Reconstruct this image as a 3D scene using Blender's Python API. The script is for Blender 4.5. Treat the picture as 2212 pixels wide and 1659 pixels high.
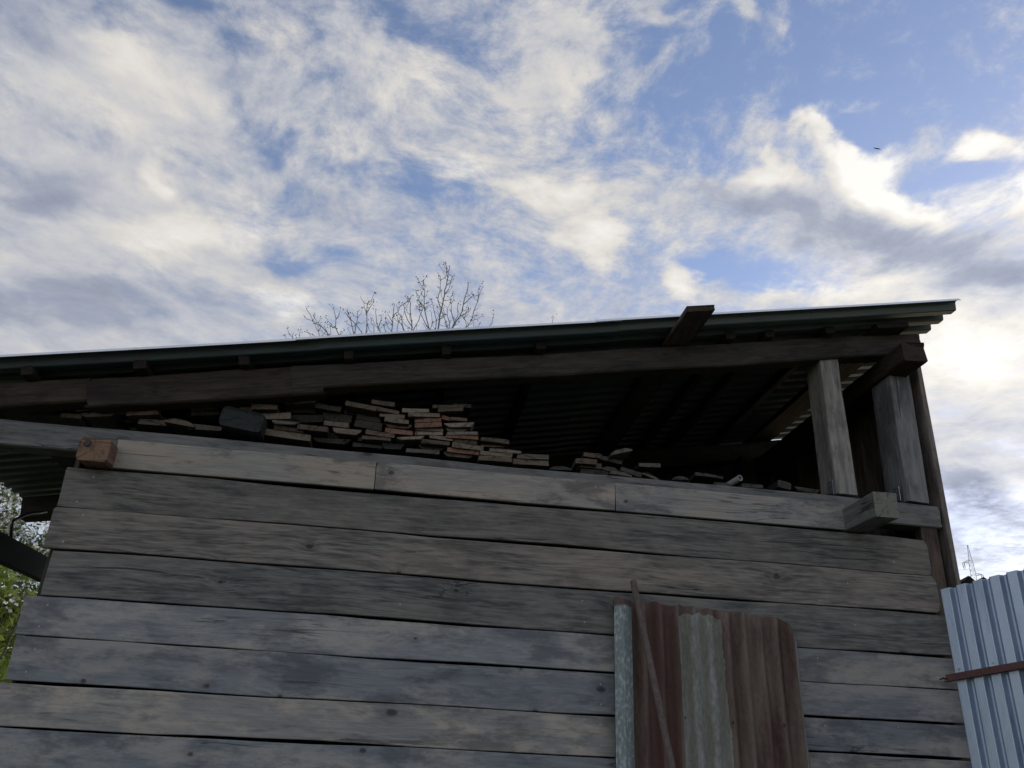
import bpy, math, random
import numpy as np
from mathutils import Matrix, Vector

for o in list(bpy.data.objects):
    bpy.data.objects.remove(o, do_unlink=True)
SC = bpy.context.scene
COL = SC.collection

# ------------------------------------------------------------------ camera
PITCH, ROLL, YAW = (math.radians(a) for a in (25.1, 2.89, 6.6))
FOC = 1750.0                       # focal length in units of a 2212 px wide frame
CAM = np.array([0.0, -3.6, 1.6])
def cam_axes():
    cp, sp, cy, sy = math.cos(PITCH), math.sin(PITCH), math.cos(YAW), math.sin(YAW)
    fwd = np.array([sy*cp, cy*cp, sp]); right = np.array([cy, -sy, 0.0]); up = np.cross(right, fwd)
    c, s = math.cos(ROLL), math.sin(ROLL)
    return np.stack([c*right+s*up, -s*right+c*up, -fwd], 1)
MC = cam_axes()
cd = bpy.data.cameras.new('camera'); cam = bpy.data.objects.new('camera', cd); COL.objects.link(cam)
cd.sensor_width = 36.0; cd.lens = FOC/2212*36; cd.clip_start = 0.05; cd.clip_end = 6000
cam.matrix_world = Matrix([list(MC[i])+[CAM[i]] for i in range(3)]+[[0, 0, 0, 1]])
SC.camera = cam
SC.render.resolution_x = 1024; SC.render.resolution_y = 768

def ray(x, y):
    v = MC @ np.array([x-1106.0, 829.5-y, -FOC]); return v/np.linalg.norm(v)
def PY(x, y, Y=0.0):
    v = ray(x, y); return CAM+v*(Y-CAM[1])/v[1]
def PX(x, y, X):
    v = ray(x, y); return CAM+v*(X-CAM[0])/v[0]
def PD(x, y, dist):
    return CAM+ray(x, y)*dist

# ------------------------------------------------------------------ node helper
class NT:
    def __init__(s, tree): s.t = tree
    def __call__(s, typ, *ins, **kw):
        n = s.t.nodes.new('ShaderNode'+typ)
        for k, v in kw.items(): setattr(n, k, v)
        for i, v in enumerate(ins):
            s.put(n, i, v)
        return n
    def put(s, n, i, v):
        if v is None: return
        if isinstance(v, bpy.types.NodeSocket): s.t.links.new(v, n.inputs[i])
        elif isinstance(v, bpy.types.Node): s.t.links.new(v.outputs[0], n.inputs[i])
        else:
            sk = n.inputs[i]
            if sk.type == 'RGBA' and len(v) == 3: v = (*v, 1.0)
            sk.default_value = v
    def m(s, op, *ins, clamp=False): return s('Math', *ins, operation=op, use_clamp=clamp)
    def v(s, op, *ins): return s('VectorMath', *ins, operation=op)
    def mix(s, f, a, b, bt='MIX'):
        n = s('Mix', data_type='RGBA', blend_type=bt, clamp_factor=True)
        s.put(n, 0, f); s.put(n, 6, a); s.put(n, 7, b); return n.outputs[2]
    def rng(s, v, a, b, c=0.0, d=1.0, smooth=False):
        return s('MapRange', v, a, b, c, d, clamp=True, interpolation_type='SMOOTHSTEP' if smooth else 'LINEAR')
    def noise(s, vec, scale, detail=3.0, rough=0.5, dist=0.0, **k):
        n = s('TexNoise', vec, **k); s.put(n, 2, scale); s.put(n, 3, detail); s.put(n, 4, rough); s.put(n, 8, dist); return n
    def ramp(s, fac, stops):
        n = s('ValToRGB', fac); el = n.color_ramp.elements
        while len(el) < len(stops): el.new(0.5)
        for e, (p, c) in zip(el, stops): e.position = p; e.color = (*c, 1.0)
        return n

# ------------------------------------------------------------------ sky and sun
SUN_AZ, SUN_EL = math.radians(54.0), math.radians(17.0)      # from +Y towards +X
W = bpy.data.worlds.new('World'); SC.world = W; W.use_nodes = True
W.node_tree.nodes.clear(); N = NT(W.node_tree)
out = N('OutputWorld'); bg = N('Background'); bg.inputs[1].default_value = 0.1
W.node_tree.links.new(bg.outputs[0], out.inputs[0])
sky = N('TexSky', sky_type='NISHITA', sun_disc=False, sun_elevation=SUN_EL, sun_rotation=SUN_AZ,
        altitude=200.0, air_density=1.0, dust_density=0.35, ozone_density=1.0)
gen = N('TexCoord').outputs['Generated']
sp = N('SeparateXYZ', gen)
zc = N.m('ADD', N.m('MAXIMUM', sp.outputs[2], 0.02), 0.06)
q = N('CombineXYZ', N.m('DIVIDE', sp.outputs[0], zc), N.m('DIVIDE', sp.outputs[1], zc), 0.0).outputs[0]
def qpix(x, y):
    d = ray(x, y); z = max(d[2], 0.02)+0.06
    return np.array([d[0]/z, d[1]/z])
QX, QY = (-1.45, 2.85), (0.45, 3.45)        # the part of the cloud layer that is shaped by hand
def blobs(vec, lst, base, rank=24, npt=180):
    """sum of soft elliptical patches on the cloud layer, evaluated as a short sum of products of curves in x and y"""
    gx = np.linspace(*QX, 300); gy = np.linspace(*QY, 300); XX, YY = np.meshgrid(gx, gy, indexing='ij'); F = np.zeros_like(XX)
    for (x, y, rx, ry, rot, w) in lst:
        c = qpix(x, y); e = 2.0; rx *= 0.82; ry *= 0.82
        J = np.stack([(qpix(x+e, y)-qpix(x-e, y))/(2*e), (qpix(x, y+e)-qpix(x, y-e))/(2*e)], 1)
        a = math.radians(rot)
        E = np.array([[math.cos(a)*rx, -math.sin(a)*ry], [math.sin(a)*rx, math.cos(a)*ry]])
        A = np.linalg.inv(J @ E); dx, dy = XX-c[0], YY-c[1]
        r2 = (A[0, 0]*dx+A[0, 1]*dy)**2+(A[1, 0]*dx+A[1, 1]*dy)**2
        F += w*np.maximum(0, 1-r2)**2
    win = lambda g: np.clip(np.minimum(g-g[0], g[-1]-g)/(0.08*(g[-1]-g[0])), 0, 1)
    F *= np.minimum.outer(win(gx), win(gy))
    U, S, V = np.linalg.svd(F, full_matrices=False)
    sx = N('SeparateXYZ', vec)
    un = lambda o, lim: N.m('MULTIPLY_ADD', o, 2/(lim[1]-lim[0]), -(lim[0]+lim[1])/(lim[1]-lim[0]))
    xn = un(sx.outputs[0], QX); yn = un(sx.outputs[1], QY); X3 = N('CombineXYZ', xn, xn, xn); Y3 = N('CombineXYZ', yn, yn, yn); acc = base
    tt = np.linspace(-1, 1, npt); ti = np.linspace(-1, 1, 300)
    def curves(inp, cols):
        cv = N('VectorCurve'); cv.inputs[0].default_value = 1.0; N.put(cv, 1, inp); cv.mapping.use_clip = False; cv.mapping.extend = 'HORIZONTAL'
        for ch, f in enumerate(cols):
            pts = cv.mapping.curves[ch].points
            fy = np.interp(tt, ti, f)
            pts[0].location = (-1, fy[0]); pts[1].location = (1, fy[-1])
            for x_, y_ in zip(tt[1:-1], fy[1:-1]): pts.new(x_, y_)
            for p_ in pts: p_.handle_type = 'VECTOR'
        cv.mapping.update(); return cv
    for g in range(0, rank, 3):
        fx, fy, w = [], [], []
        for k in range(g, g+3):
            a, b_ = U[:, k], V[k]; ma, mb = np.abs(a).max(), np.abs(b_).max()
            fx.append(a/ma); fy.append(b_/mb); w.append(S[k]*ma*mb)
        acc = N.m('ADD', acc, N.v('DOT_PRODUCT', N.v('MULTIPLY', curves(X3, fx), curves(Y3, fy)), tuple(w)).outputs['Value'])
    return acc
# clouds of the evening sky: cover (how much cloud) and light (how bright it is), both on the flat cloud layer
D2 = dict(noise_dimensions='2D')
def wob(vec, sc, amp, det):
    n_ = N.noise(vec, sc, det, 0.55, **D2)
    return N.v('ADD', vec, N.v('MULTIPLY', N.v('SUBTRACT', n_.outputs['Color'], (0.5, 0.5, 0.5)), (amp, amp, 0.0))).outputs[0]
qw = wob(q, 2.4, 0.14, 2.0)
qb = wob(qw, 8.0, 0.13, 3.0)
COVER = [
 # the wide sheet on the left and its gaps
 (180, 350, 640, 560, 25, 0.34), (560, 480, 620, 420, 20, 0.20), (800, 150, 300, 260, 30, 0.26), (150, 720, 720, 380, 5, 0.34),
 (350, 5, 170, 60, 8, -0.60), (240, 45, 60, 55, 50, -0.45), (475, 110, 90, 75, 40, -0.52), (672, 85, 80, 85, 60, -0.45),
 (850, 45, 130, 80, 20, -0.50), (990, 105, 170, 70, 25, -0.40), (505, 235, 70, 110, -35, -0.50), (585, 305, 105, 70, 20, -0.55),
 (170, 290, 160, 80, 20, -0.42), (365, 310, 90, 40, 25, -0.42), (450, 345, 100, 38, 10, -0.42), (680, 180, 80, 40, 10, -0.35),
 (670, 558, 210, 55, 5, -0.52), (930, 415, 100, 65, 20, -0.5), (660, 430, 80, 60, 0, -0.36), (790, 378, 120, 45, 10, -0.36), (1010, 440, 70, 50, 20, -0.35),
 # the open blue on the right
 (1500, 110, 600, 340, 0, -0.46), (1980, 150, 560, 400, 0, -0.62), (1400, 270, 300, 190, 20, -0.20), (1500, 320, 230, 110, 10, -0.22), (1290, 90, 110, 120, 10, -0.2),
 # tufts in it
 (1345, 45, 80, 100, 10, 0.95), (1560, 50, 125, 85, 30, 0.95), (1685, 85, 50, 85, -20, 1.05), (1190, 70, 95, 150, 15, 0.55), (1440, 95, 100, 100, 15, 0.5), (1630, 130, 110, 50, -20, 0.3),
 (1175, 185, 130, 100, -20, 0.62), (1335, 165, 120, 38, -20, 0.68), (1320, 245, 110, 40, 15, 0.46), (1445, 188, 50, 30, 10, 0.5),
 (1370, 350, 90, 40, 15, 0.55), (1200, 415, 240, 80, 5, 0.40), (1250, 520, 170, 110, 30, 0.48), (1060, 380, 200, 160, 20, 0.14),
 (1475, 605, 90, 70, 25, 0.62), (1060, 650, 400, 110, -5, 0.10), (1540, 625, 40, 26, 20, 0.4), (1650, 655, 80, 30, 0, 0.4),
 # cumulus bank on the right
 (1790, 275, 95, 72, 15, 1.15), (1710, 275, 90, 40, 0, 0.4), (1640, 375, 170, 70, -15, 0.62), (1690, 450, 380, 150, 18, 0.50),
 (1850, 365, 100, 78, 30, 0.92), (1950, 435, 190, 75, 22, 0.62), (1980, 545, 400, 120, 12, 0.60), (2112, 325, 75, 50, -20, 1.2),
 (2200, 430, 150, 85, -15, 0.85), (1990, 300, 150, 55, 20, 0.28), (2130, 660, 320, 240, 0, 0.42), (1440, 470, 260, 100, 20, 0.28),
 (1850, 645, 340, 80, -5, 0.45), (2100, 900, 420, 400, 0, 0.45), (2150, 520, 60, 30, 0, 0.3),
 (1600, 588, 190, 75, 15, -0.60), (1905, 300, 100, 50, 15, -0.45), (2030, 380, 110, 45, 20, -0.55), (2120, 505, 120, 36, 5, -0.35), (2070, 790, 60, 40, 20, -0.25), (1520, 560, 120, 60, 30, -0.3),
 (2000, 800, 60, 90, 20, -0.2), (2060, 880, 110, 30, 15, -0.25), (2150, 960, 140, 30, 10, -0.2), (2020, 970, 80, 30, 30, -0.2),
]
LIGHT = [
 # brighter and darker cloud, as the low sun beyond the right edge lights it
 (300, 150, 230, 150, 30, 0.24), (80, 70, 300, 150, 20, -0.26), (210, 255, 300, 80, 22, 0.20),
 (90, 395, 300, 95, 15, -0.30), (350, 382, 90, 36, 38, 0.55), (430, 215, 110, 70, 40, 0.22),
 (430, 495, 470, 80, 6, 0.34), (560, 440, 170, 90, 35, 0.22), (140, 660, 480, 130, 3, -0.30),
 (620, 660, 110, 90, 40, 0.38), (730, 640, 190, 60, 0, 0.15), (340, 560, 150, 50, 30, 0.25), (550, 70, 160, 120, 30, 0.18),
 (920, 180, 170, 170, 50, 0.22), (700, 330, 280, 110, 20, 0.12), (990, 380, 130, 100, 20, 0.30),
 (1180, 185, 130, 110, -20, 0.25), (1200, 410, 190, 80, 5, 0.38), (1260, 520, 150, 110, 30, 0.45), (1475, 605, 100, 80, 25, 0.4),
 (1790, 265, 110, 85, 15, 0.55), (1640, 365, 150, 55, -15, 0.40), (1865, 355, 130, 95, 30, 0.60), (1965, 425, 190, 85, 20, 0.55),
 (2110, 325, 95, 65, -20, 0.6), (2170, 425, 190, 100, -10, 0.55), (1690, 450, 330, 110, 18, -0.30), (1990, 535, 330, 85, 10, -0.36),
 (2170, 600, 140, 60, -15, -0.35), (1800, 625, 330, 80, -5, 0.35), (2090, 770, 340, 190, 0, 0.45),
 (2100, 1075, 190, 80, 30, -0.55), (2150, 1170, 300, 100, 0, -0.30),
]
ang = math.atan2(*((qpix(420, 310)-qpix(400, 300))[::-1]))       # the drift of the high cloud
ca, sa = math.cos(ang), math.sin(ang)
qst = N('CombineXYZ', N.v('DOT_PRODUCT', qw, (ca*0.85, sa*0.85, 0)).outputs['Value'], N.v('DOT_PRODUCT', qw, (-sa*1.05, ca*1.05, 0)).outputs['Value'], 0.0).outputs[0]
fbm = N.noise(qst, 5.0, 6.0, 0.62, **D2)
fine = N.noise(qw, 22.0, 7.0, 0.70, **D2)
soft = N.noise(qst, 8.0, 5.0, 0.58, **D2)
near = N.rng(N.v('LENGTH', q).outputs['Value'], 1.0, 2.3, 1.0, 0.5)
fine0 = N.m('MULTIPLY', N.m('SUBTRACT', fine, 0.5), N.m('MULTIPLY', near, N.rng(N('SeparateXYZ', q).outputs[0], -0.45, 0.1, 0.5, 1.0)))
nz = N.m('ADD', N.m('MULTIPLY', N.m('SUBTRACT', fbm, 0.5), 1.0), N.m('MULTIPLY', fine0, 1.05))
cov = N.m('ADD', blobs(qb, COVER, 0.50), nz)
dens = N.m('MULTIPLY', N.rng(cov, 0.0, 0.90, 0.03, 1.0, smooth=True), N.rng(sp.outputs[2], 0.03, 0.12))
lit = N.m('ADD', blobs(qb, LIGHT, 0.51, 15), N.m('ADD', N.m('MULTIPLY', N.m('SUBTRACT', soft, 0.5), 0.55),
      N.m('MULTIPLY', fine0, 0.40)))
ccol = N.ramp(lit, [(0.0, (0.27, 0.30, 0.39)), (0.28, (0.38, 0.41, 0.50)), (0.5, (0.57, 0.58, 0.62)), (0.72, (0.76, 0.73, 0.69)), (1.0, (0.93, 0.91, 0.87))])
SUN_DIR = np.array([math.sin(SUN_AZ)*math.cos(SUN_EL), math.cos(SUN_AZ)*math.cos(SUN_EL), math.sin(SUN_EL)])
sd = N.v('DOT_PRODUCT', gen, tuple(SUN_DIR)).outputs['Value']
glow = N.m('POWER', N.m('MAXIMUM', sd, 0.0), 9.0)             # forward scattering of cloud and haze round the sun
kk = N.m('MULTIPLY_ADD', glow, 0.38, 0.95)
ccol10 = N.v('SCALE', ccol.outputs[0]); N.put(ccol10, 3, N.m('MULTIPLY', kk, 10.0))
blue = N.v('MULTIPLY', sky, (1.66, 1.58, 1.74))
skymix = N.mix(dens, blue.outputs[0], ccol10.outputs[0])
W.node_tree.links.new(skymix, bg.inputs[0])
W.cycles.sampling_method = 'MANUAL'; W.cycles.sample_map_resolution = 512

sl = bpy.data.lights.new('sun', 'SUN'); sl.energy = 1.2; sl.angle = math.radians(12); sl.color = (1.0, 0.93, 0.82)
so = bpy.data.objects.new('sun', sl); COL.objects.link(so)
so.rotation_euler = Vector(SUN_DIR).to_track_quat('Z', 'Y').to_euler(); so.location = (20, 20, 20)

SC.cycles.use_adaptive_sampling = True; SC.cycles.adaptive_threshold = 0.012; SC.cycles.adaptive_min_samples = 6
SC.cycles.max_bounces = 4; SC.cycles.diffuse_bounces = 2; SC.cycles.glossy_bounces = 2; SC.cycles.transmission_bounces = 3
SC.view_settings.view_transform = 'Standard'; SC.view_settings.look = 'None'
SC.view_settings.exposure = 0.0; SC.view_settings.gamma = 1.0; SC.view_settings.use_curve_mapping = False

# ------------------------------------------------------------------ object helpers
RND = random.Random(7)
def link(name, mesh, mat=None, parent=None, mw=None, color=None, label=None, cat=None, group=None, kind=None):
    o = bpy.data.objects.new(name, mesh); COL.objects.link(o)
    if mat is not None and mesh is not None and not mesh.materials: mesh.materials.append(mat)
    if parent is not None: o.parent = parent
    if mw is not None: o.matrix_local = mw
    if color is not None: o.color = (*color, 1.0)
    for k, v in (('label', label), ('category', cat), ('group', group), ('kind', kind)):
        if v: o[k] = v
    return o
def thing(name, label, cat, loc=(0, 0, 0), group=None):
    return link(name, None, mw=Matrix.Translation(loc), label=label, cat=cat, group=group)
def mesh_of(name, vs, fs, smooth=False):
    m = bpy.data.meshes.new(name); m.from_pydata([tuple(map(float, v)) for v in vs], [], [list(f) for f in fs]); m.update()
    if smooth: m.polygons.foreach_set('use_smooth', [True]*len(m.polygons))
    return m
def frame(origin, ax, az):
    ax = np.array(ax, float); ax /= np.linalg.norm(ax)
    az = np.array(az, float); az -= ax*np.dot(az, ax); az /= np.linalg.norm(az)
    ay = np.cross(az, ax)
    return Matrix([[ax[i], ay[i], az[i], float(origin[i])] for i in range(3)]+[[0, 0, 0, 1]])
def rect_section(t, h, c=0.003):
    return [(c, 0), (t-c, 0), (t, c), (t, h*0.2), (t, h*0.8), (t, h-c), (t-c, h), (c, h), (0, h-c), (0, h*0.93), (0, h*0.8), (0, h*0.2), (0, h*0.07), (0, c)]
def timber_mesh(L, t, h, n=8, wob=0.0015, c=0.003, seed=0, section=None, endcut=0.004, rag=0.0, topslope=0.0, roundend=0.0):
    """a sawn timber along local X: thickness t along Y, height h along Z, with slightly wandering edges"""
    r = random.Random(seed); sec = section or rect_section(t, h, c); k = len(sec)
    ph = [r.uniform(0, 6.28) for _ in range(6)]
    vs, fs = [], []
    for i in range(n+1):
        x = L*i/n
        up = wob*(math.sin(x*2.3+ph[0])+0.6*math.sin(x*6.1+ph[1])+r.uniform(-.5, .5))
        dn = wob*(math.sin(x*2.0+ph[2])+0.6*math.sin(x*5.2+ph[3])+r.uniform(-.5, .5))
        fr = 0.6*wob*math.sin(x*1.7+ph[4])
        for (y, z) in sec:
            f = z/h if h else 0
            xx = x
            if i in (0, n): xx += r.uniform(-endcut, endcut)*(0.3+f) + (r.uniform(-rag, rag) if rag else 0)
            if i == n: xx += topslope*z-roundend*max(0.0, (abs(2*f-1)-0.62)/0.38)**2
            vs.append((xx, y+fr, z+dn*(1-f)+up*f))
    for i in range(n):
        for j in range(k):
            a, b = i*k+j, i*k+(j+1) % k
            fs.append((a, a+k, b+k, b))
    fs.append(tuple(range(k))); fs.append(tuple(reversed(range(n*k, n*k+k))))
    m = mesh_of('timber', vs, fs)
    return m
def timber(name, p, ax, az, L, t, h, mat, parent, color=(1, 1, 1), **kw):
    meta = {k: kw.pop(k) for k in ('label', 'cat', 'group', 'kind') if k in kw}
    if 'seed' not in kw: kw['seed'] = RND.randint(0, 99999)
    m = timber_mesh(L, t, h, **kw)
    return link(name, m, mat, parent, frame(p, ax, az), color, **meta)
def tube_data(pts, rads, k=6, vs=None, fs=None, cap=True):
    vs = [] if vs is None else vs; fs = [] if fs is None else fs
    pts = [np.array(p, float) for p in pts]; n = len(pts); b0 = len(vs)
    up = np.array([0.3, 0.2, 1.0]); prev = None
    for i, p in enumerate(pts):
        d = pts[min(i+1, n-1)]-pts[max(i-1, 0)]; d /= (np.linalg.norm(d)+1e-9)
        a = np.cross(d, up)
        if np.linalg.norm(a) < 1e-3: a = np.cross(d, (1, 0, 0))
        a /= np.linalg.norm(a); b = np.cross(d, a)
        for j in range(k):
            t = 2*math.pi*j/k
            vs.append(p+rads[i]*(math.cos(t)*a+math.sin(t)*b))
    for i in range(n-1):
        for j in range(k):
            x, y = b0+i*k+j, b0+i*k+(j+1) % k
            fs.append((x, y, y+k, x+k))
    if cap:
        fs.append(tuple(b0+j for j in reversed(range(k)))); fs.append(tuple(b0+(n-1)*k+j for j in range(k)))
    return vs, fs

# ------------------------------------------------------------------ materials
def new_mat(name):
    m = bpy.data.materials.new(name); m.use_nodes = True; m.node_tree.nodes.clear()
    n = NT(m.node_tree); o = n('OutputMaterial'); b = n('BsdfPrincipled'); m.node_tree.links.new(b.outputs[0], o.inputs[0])
    return m, n, b
def bump(n, b, height, strength, dist):
    bp = n('Bump'); bp.inputs['Strength'].default_value = strength; bp.inputs['Distance'].default_value = dist
    n.t.links.new(height.outputs[0] if isinstance(height, bpy.types.Node) else height, bp.inputs['Height'])
    n.t.links.new(bp.outputs[0], b.inputs['Normal'])
def wood_mat(name, dark, light, pale, stain, grain=0.5, broad=0.6, blotch=0.5, dirt=0.4, bumpd=0.002, endc=None, crack=0.6, knots=1.0, fine=95.0, pith=None):
    m, n, b = new_mat(name)
    oi = n('ObjectInfo'); P0 = n('TexCoord').outputs['Object']
    off = n.v('SCALE', (37.0, 11.0, 53.0)); n.put(off, 3, oi.outputs['Random'])
    P = n.v('ADD', P0, off).outputs[0]
    # knots
    ps = n('SeparateXYZ', P); yz = n.m('ADD', ps.outputs[1], ps.outputs[2])
    kv = n('TexVoronoi', n('CombineXYZ', n.m('MULTIPLY', ps.outputs[0], 2.9), n.m('MULTIPLY', yz, 4.1), 0.0), feature='F1', voronoi_dimensions='2D'); kv.inputs['Scale'].default_value = 1.0
    kc = n('SeparateXYZ', kv.outputs['Color'])
    cull = n.m('GREATER_THAN', kc.outputs[0], 0.56)
    kd = n.m('ADD', kv.outputs['Distance'], n.m('MULTIPLY', n.m('SUBTRACT', n.noise(P, 45.0, 2.0), 0.5), 0.05))
    kr = n.rng(kc.outputs[1], 0.0, 1.0, 0.014, 0.060)
    bul = n.m('MULTIPLY', n.m('MULTIPLY', n.m('POWER', 2.718, n.m('MULTIPLY', kd, -8.0)), cull), 0.03*knots)
    wv = n.m('MULTIPLY', n.m('SUBTRACT', n.noise(n.v('MULTIPLY', P, (1.0, 2.4, 3.0)).outputs[0], 1.0, 2.0, 0.5), 0.5), 0.07)
    sh = n.m('ADD', bul, wv)
    Pw = n.v('ADD', P, n('CombineXYZ', 0.0, n.m('MULTIPLY', sh, 0.6), sh)).outputs[0]
    g1 = n.noise(n.v('MULTIPLY', Pw, (5.5, fine, fine)).outputs[0], 1.0, 3.0, 0.6)
    g2 = n.noise(n.v('MULTIPLY', Pw, (0.9, 17.0, 19.0)).outputs[0], 1.0, 4.0, 0.62, 0.4)
    g1s = n.rng(g1, 0.36, 0.64)
    g3 = n.rng(n.noise(n.v('MULTIPLY', Pw, (14.0, fine*2.6, fine*2.6)).outputs[0], 1.0, 1.0, 0.5), 0.35, 0.65)
    f = n.m('ADD', n.m('ADD', n.m('MULTIPLY_ADD', n.m('SUBTRACT', g3, 0.5), 0.45*grain, 0.5), n.m('MULTIPLY', n.m('SUBTRACT', g1s, 0.5), 0.95*grain)), n.m('MULTIPLY', n.m('SUBTRACT', g2, 0.5), 2.4*broad), clamp=True)
    c = n.mix(f, dark, light)
    b1 = n.noise(n.v('MULTIPLY', P, (1.9, 5.0, 6.0)).outputs[0], 1.0, 6.0, 0.70, 0.15)
    c = n.mix(n.m('MULTIPLY', n.rng(b1, 0.44, 0.59, smooth=True), blotch), c, pale)
    b2 = n.noise(n.v('MULTIPLY', n.v('ADD', P, (9.0, 3.0, 4.0)), (2.7, 6.0, 8.0)).outputs[0], 1.0, 6.0, 0.72, 0.15)
    c = n.mix(n.m('MULTIPLY', n.rng(b2, 0.47, 0.63, smooth=True), dirt), c, stain)
    # drying cracks: thin, along the grain
    c1 = n.noise(n.v('MULTIPLY', Pw, (0.7, 24.0, 26.0)).outputs[0], 1.0, 2.0, 0.5)
    cm = n.m('LESS_THAN', n.m('ABSOLUTE', n.m('SUBTRACT', c1, 0.5)), 0.009)
    cm = n.m('MULTIPLY', cm, n.rng(n.noise(n.v('MULTIPLY', P, (1.6, 9.0, 11.0)).outputs[0], 1.0, 2.0), 0.54, 0.62))
    c = n.mix(n.m('MULTIPLY', cm, crack), c, (0.012, 0.012, 0.013))
    km = n.m('MULTIPLY', n.m('MULTIPLY', n('MapRange', kd, n.m('MULTIPLY', kr, 0.7), n.m('MULTIPLY', kr, 1.5), 1.0, 0.0, clamp=True), cull), 0.72*knots)
    halo = n.m('MULTIPLY', n.m('MULTIPLY', n('MapRange', kd, kr, n.m('MULTIPLY', kr, 4.5), 1.0, 0.0, clamp=True), cull), 0.35*knots)
    c = n.mix(halo, c, stain)
    c = n.mix(km, c, (0.022, 0.020, 0.019))
    if endc is not None:
        no = n('VectorTransform', n('NewGeometry').outputs['Normal'], vector_type='NORMAL', convert_from='WORLD', convert_to='OBJECT')
        en = n.m('GREATER_THAN', n.m('ABSOLUTE', n('SeparateXYZ', no).outputs[0]), 0.7)
        pc = n('SeparateXYZ', P0)
        if pith is None:
            ry = n.m('SUBTRACT', pc.outputs[1], n.m('MULTIPLY_ADD', oi.outputs['Random'], 0.12, 0.02))
            rz = n.m('ADD', pc.outputs[2], n.m('MULTIPLY', oi.outputs['Random'], 0.07))
        else:
            ry = n.m('SUBTRACT', pc.outputs[1], pith[0]); rz = n.m('SUBTRACT', pc.outputs[2], pith[1])
        rr = n.m('SQRT', n.m('ADD', n.m('MULTIPLY', ry, ry), n.m('MULTIPLY', rz, rz)))
        rr = n.m('ADD', rr, n.m('MULTIPLY', n.noise(P, 18.0, 2.0), 0.012))
        rings = n.m('MULTIPLY_ADD', n.m('SINE', n.m('MULTIPLY', rr, 1150.0)), 0.16, 0.84)
        eb = n.noise(P, 34.0, 5.0, 0.65)
        ec = n.mix(n.rng(eb, 0.48, 0.80, smooth=True), endc, stain)
        ec = n.mix(1.0, ec, n('CombineXYZ', rings, rings, rings), 'MULTIPLY')
        # drying cracks run out from the pith
        an = n.m('ADD', n.m('MULTIPLY', n.m('ARCTAN2', rz, ry), 1.1), n.m('MULTIPLY', n.noise(P, 30.0, 2.0), 0.10))
        ck = n.m('MULTIPLY', n.m('LESS_THAN', n.m('ABSOLUTE', n.m('SUBTRACT', n.m('FRACT', n.m('ADD', an, oi.outputs['Random'])), 0.5)), 0.022), n.m('GREATER_THAN', n.noise(P, 21.0, 1.0), 0.42))
        ec = n.mix(n.m('MULTIPLY', ck, 0.8), ec, (0.012, 0.011, 0.010))
        c = n.mix(en, c, ec)
    c = n.mix(1.0, c, oi.outputs['Color'], 'MULTIPLY')
    n.t.links.new(c, b.inputs['Base Color'])
    b.inputs['Roughness'].default_value = 0.82; b.inputs['Specular IOR Level'].default_value = 0.25
    hgt = n.noise(n.v('MULTIPLY', P, (6.0, fine*0.8, fine*0.8)).outputs[0], 1.0, 1.0, 0.6)
    bump(n, b, hgt, 0.9, bumpd)
    return m
W_ROUGH = wood_mat('wood_rough_weathered', (0.072, 0.071, 0.072), (0.206, 0.193, 0.184), (0.27, 0.238, 0.212), (0.060, 0.060, 0.059), 0.95, 0.45, 0.45, 0.4, 0.0035, crack=0.7, fine=75.0)
W_SMOOTH = wood_mat('wood_smooth_blue_grey', (0.175, 0.180, 0.191), (0.310, 0.314, 0.324), (0.43, 0.392, 0.355), (0.110, 0.114, 0.125), 0.50, 0.34, 0.75, 0.72, 0.0012, crack=0.5, fine=80.0)
W_PALE = wood_mat('wood_pale_blotched', (0.22, 0.212, 0.204), (0.41, 0.388, 0.362), (0.43, 0.36, 0.295), (0.11, 0.11, 0.112), 0.45, 0.36, 0.65, 0.8, 0.0010, crack=0.5, fine=80.0)
W_BEAM = wood_mat('wood_beam_grey', (0.115, 0.113, 0.114), (0.265, 0.255, 0.245), (0.31, 0.29, 0.27), (0.07, 0.068, 0.068), 0.65, 0.7, 0.45, 0.6, 0.003, endc=(0.30, 0.285, 0.24), crack=0.7, fine=75.0, pith=(0.055, 0.062))
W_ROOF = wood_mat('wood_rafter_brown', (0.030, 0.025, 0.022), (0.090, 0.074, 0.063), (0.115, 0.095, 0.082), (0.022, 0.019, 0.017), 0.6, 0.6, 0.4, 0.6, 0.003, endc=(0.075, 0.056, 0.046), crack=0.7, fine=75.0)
W_STACK = wood_mat('wood_sawn_board', (0.075, 0.070, 0.066), (0.17, 0.155, 0.14), (0.20, 0.18, 0.16), (0.06, 0.052, 0.048), 0.6, 0.6, 0.4, 0.6, 0.002, endc=(0.36, 0.305, 0.26))

def simple_mat(name, col, rough=0.6, metal=0.0, var=0.25, scale=9.0, bmp=0.0, objcol=False, spec=0.4, stretch=(1, 1, 1)):
    m, n, b = new_mat(name)
    P = n.v('MULTIPLY', n('TexCoord').outputs['Object'], stretch).outputs[0]
    ns = n.noise(P, scale, 6.0, 0.65, 0.3)
    k = n.rng(ns, 0.3, 0.7, 1-var, 1+var)
    c = n.mix(1.0, col, n('CombineXYZ', k, k, k), 'MULTIPLY')
    if objcol: c = n.mix(1.0, c, n('ObjectInfo').outputs['Color'], 'MULTIPLY')
    n.t.links.new(c, b.inputs['Base Color'])
    n.t.links.new(n.rng(ns, 0.2, 0.8, max(rough-0.12, 0.05), min(rough+0.12, 1)).outputs[0], b.inputs['Roughness'])
    b.inputs['Metallic'].default_value = metal; b.inputs['Specular IOR Level'].default_value = spec
    if bmp: bump(n, b, ns, 0.6, bmp)
    return m
M_SHEET = simple_mat('roof_sheet_coated_steel', (0.17, 0.20, 0.20), 0.34, 0.0, 0.18, 7.0, objcol=True, spec=0.6, stretch=(0.5, 3, 3))
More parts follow.
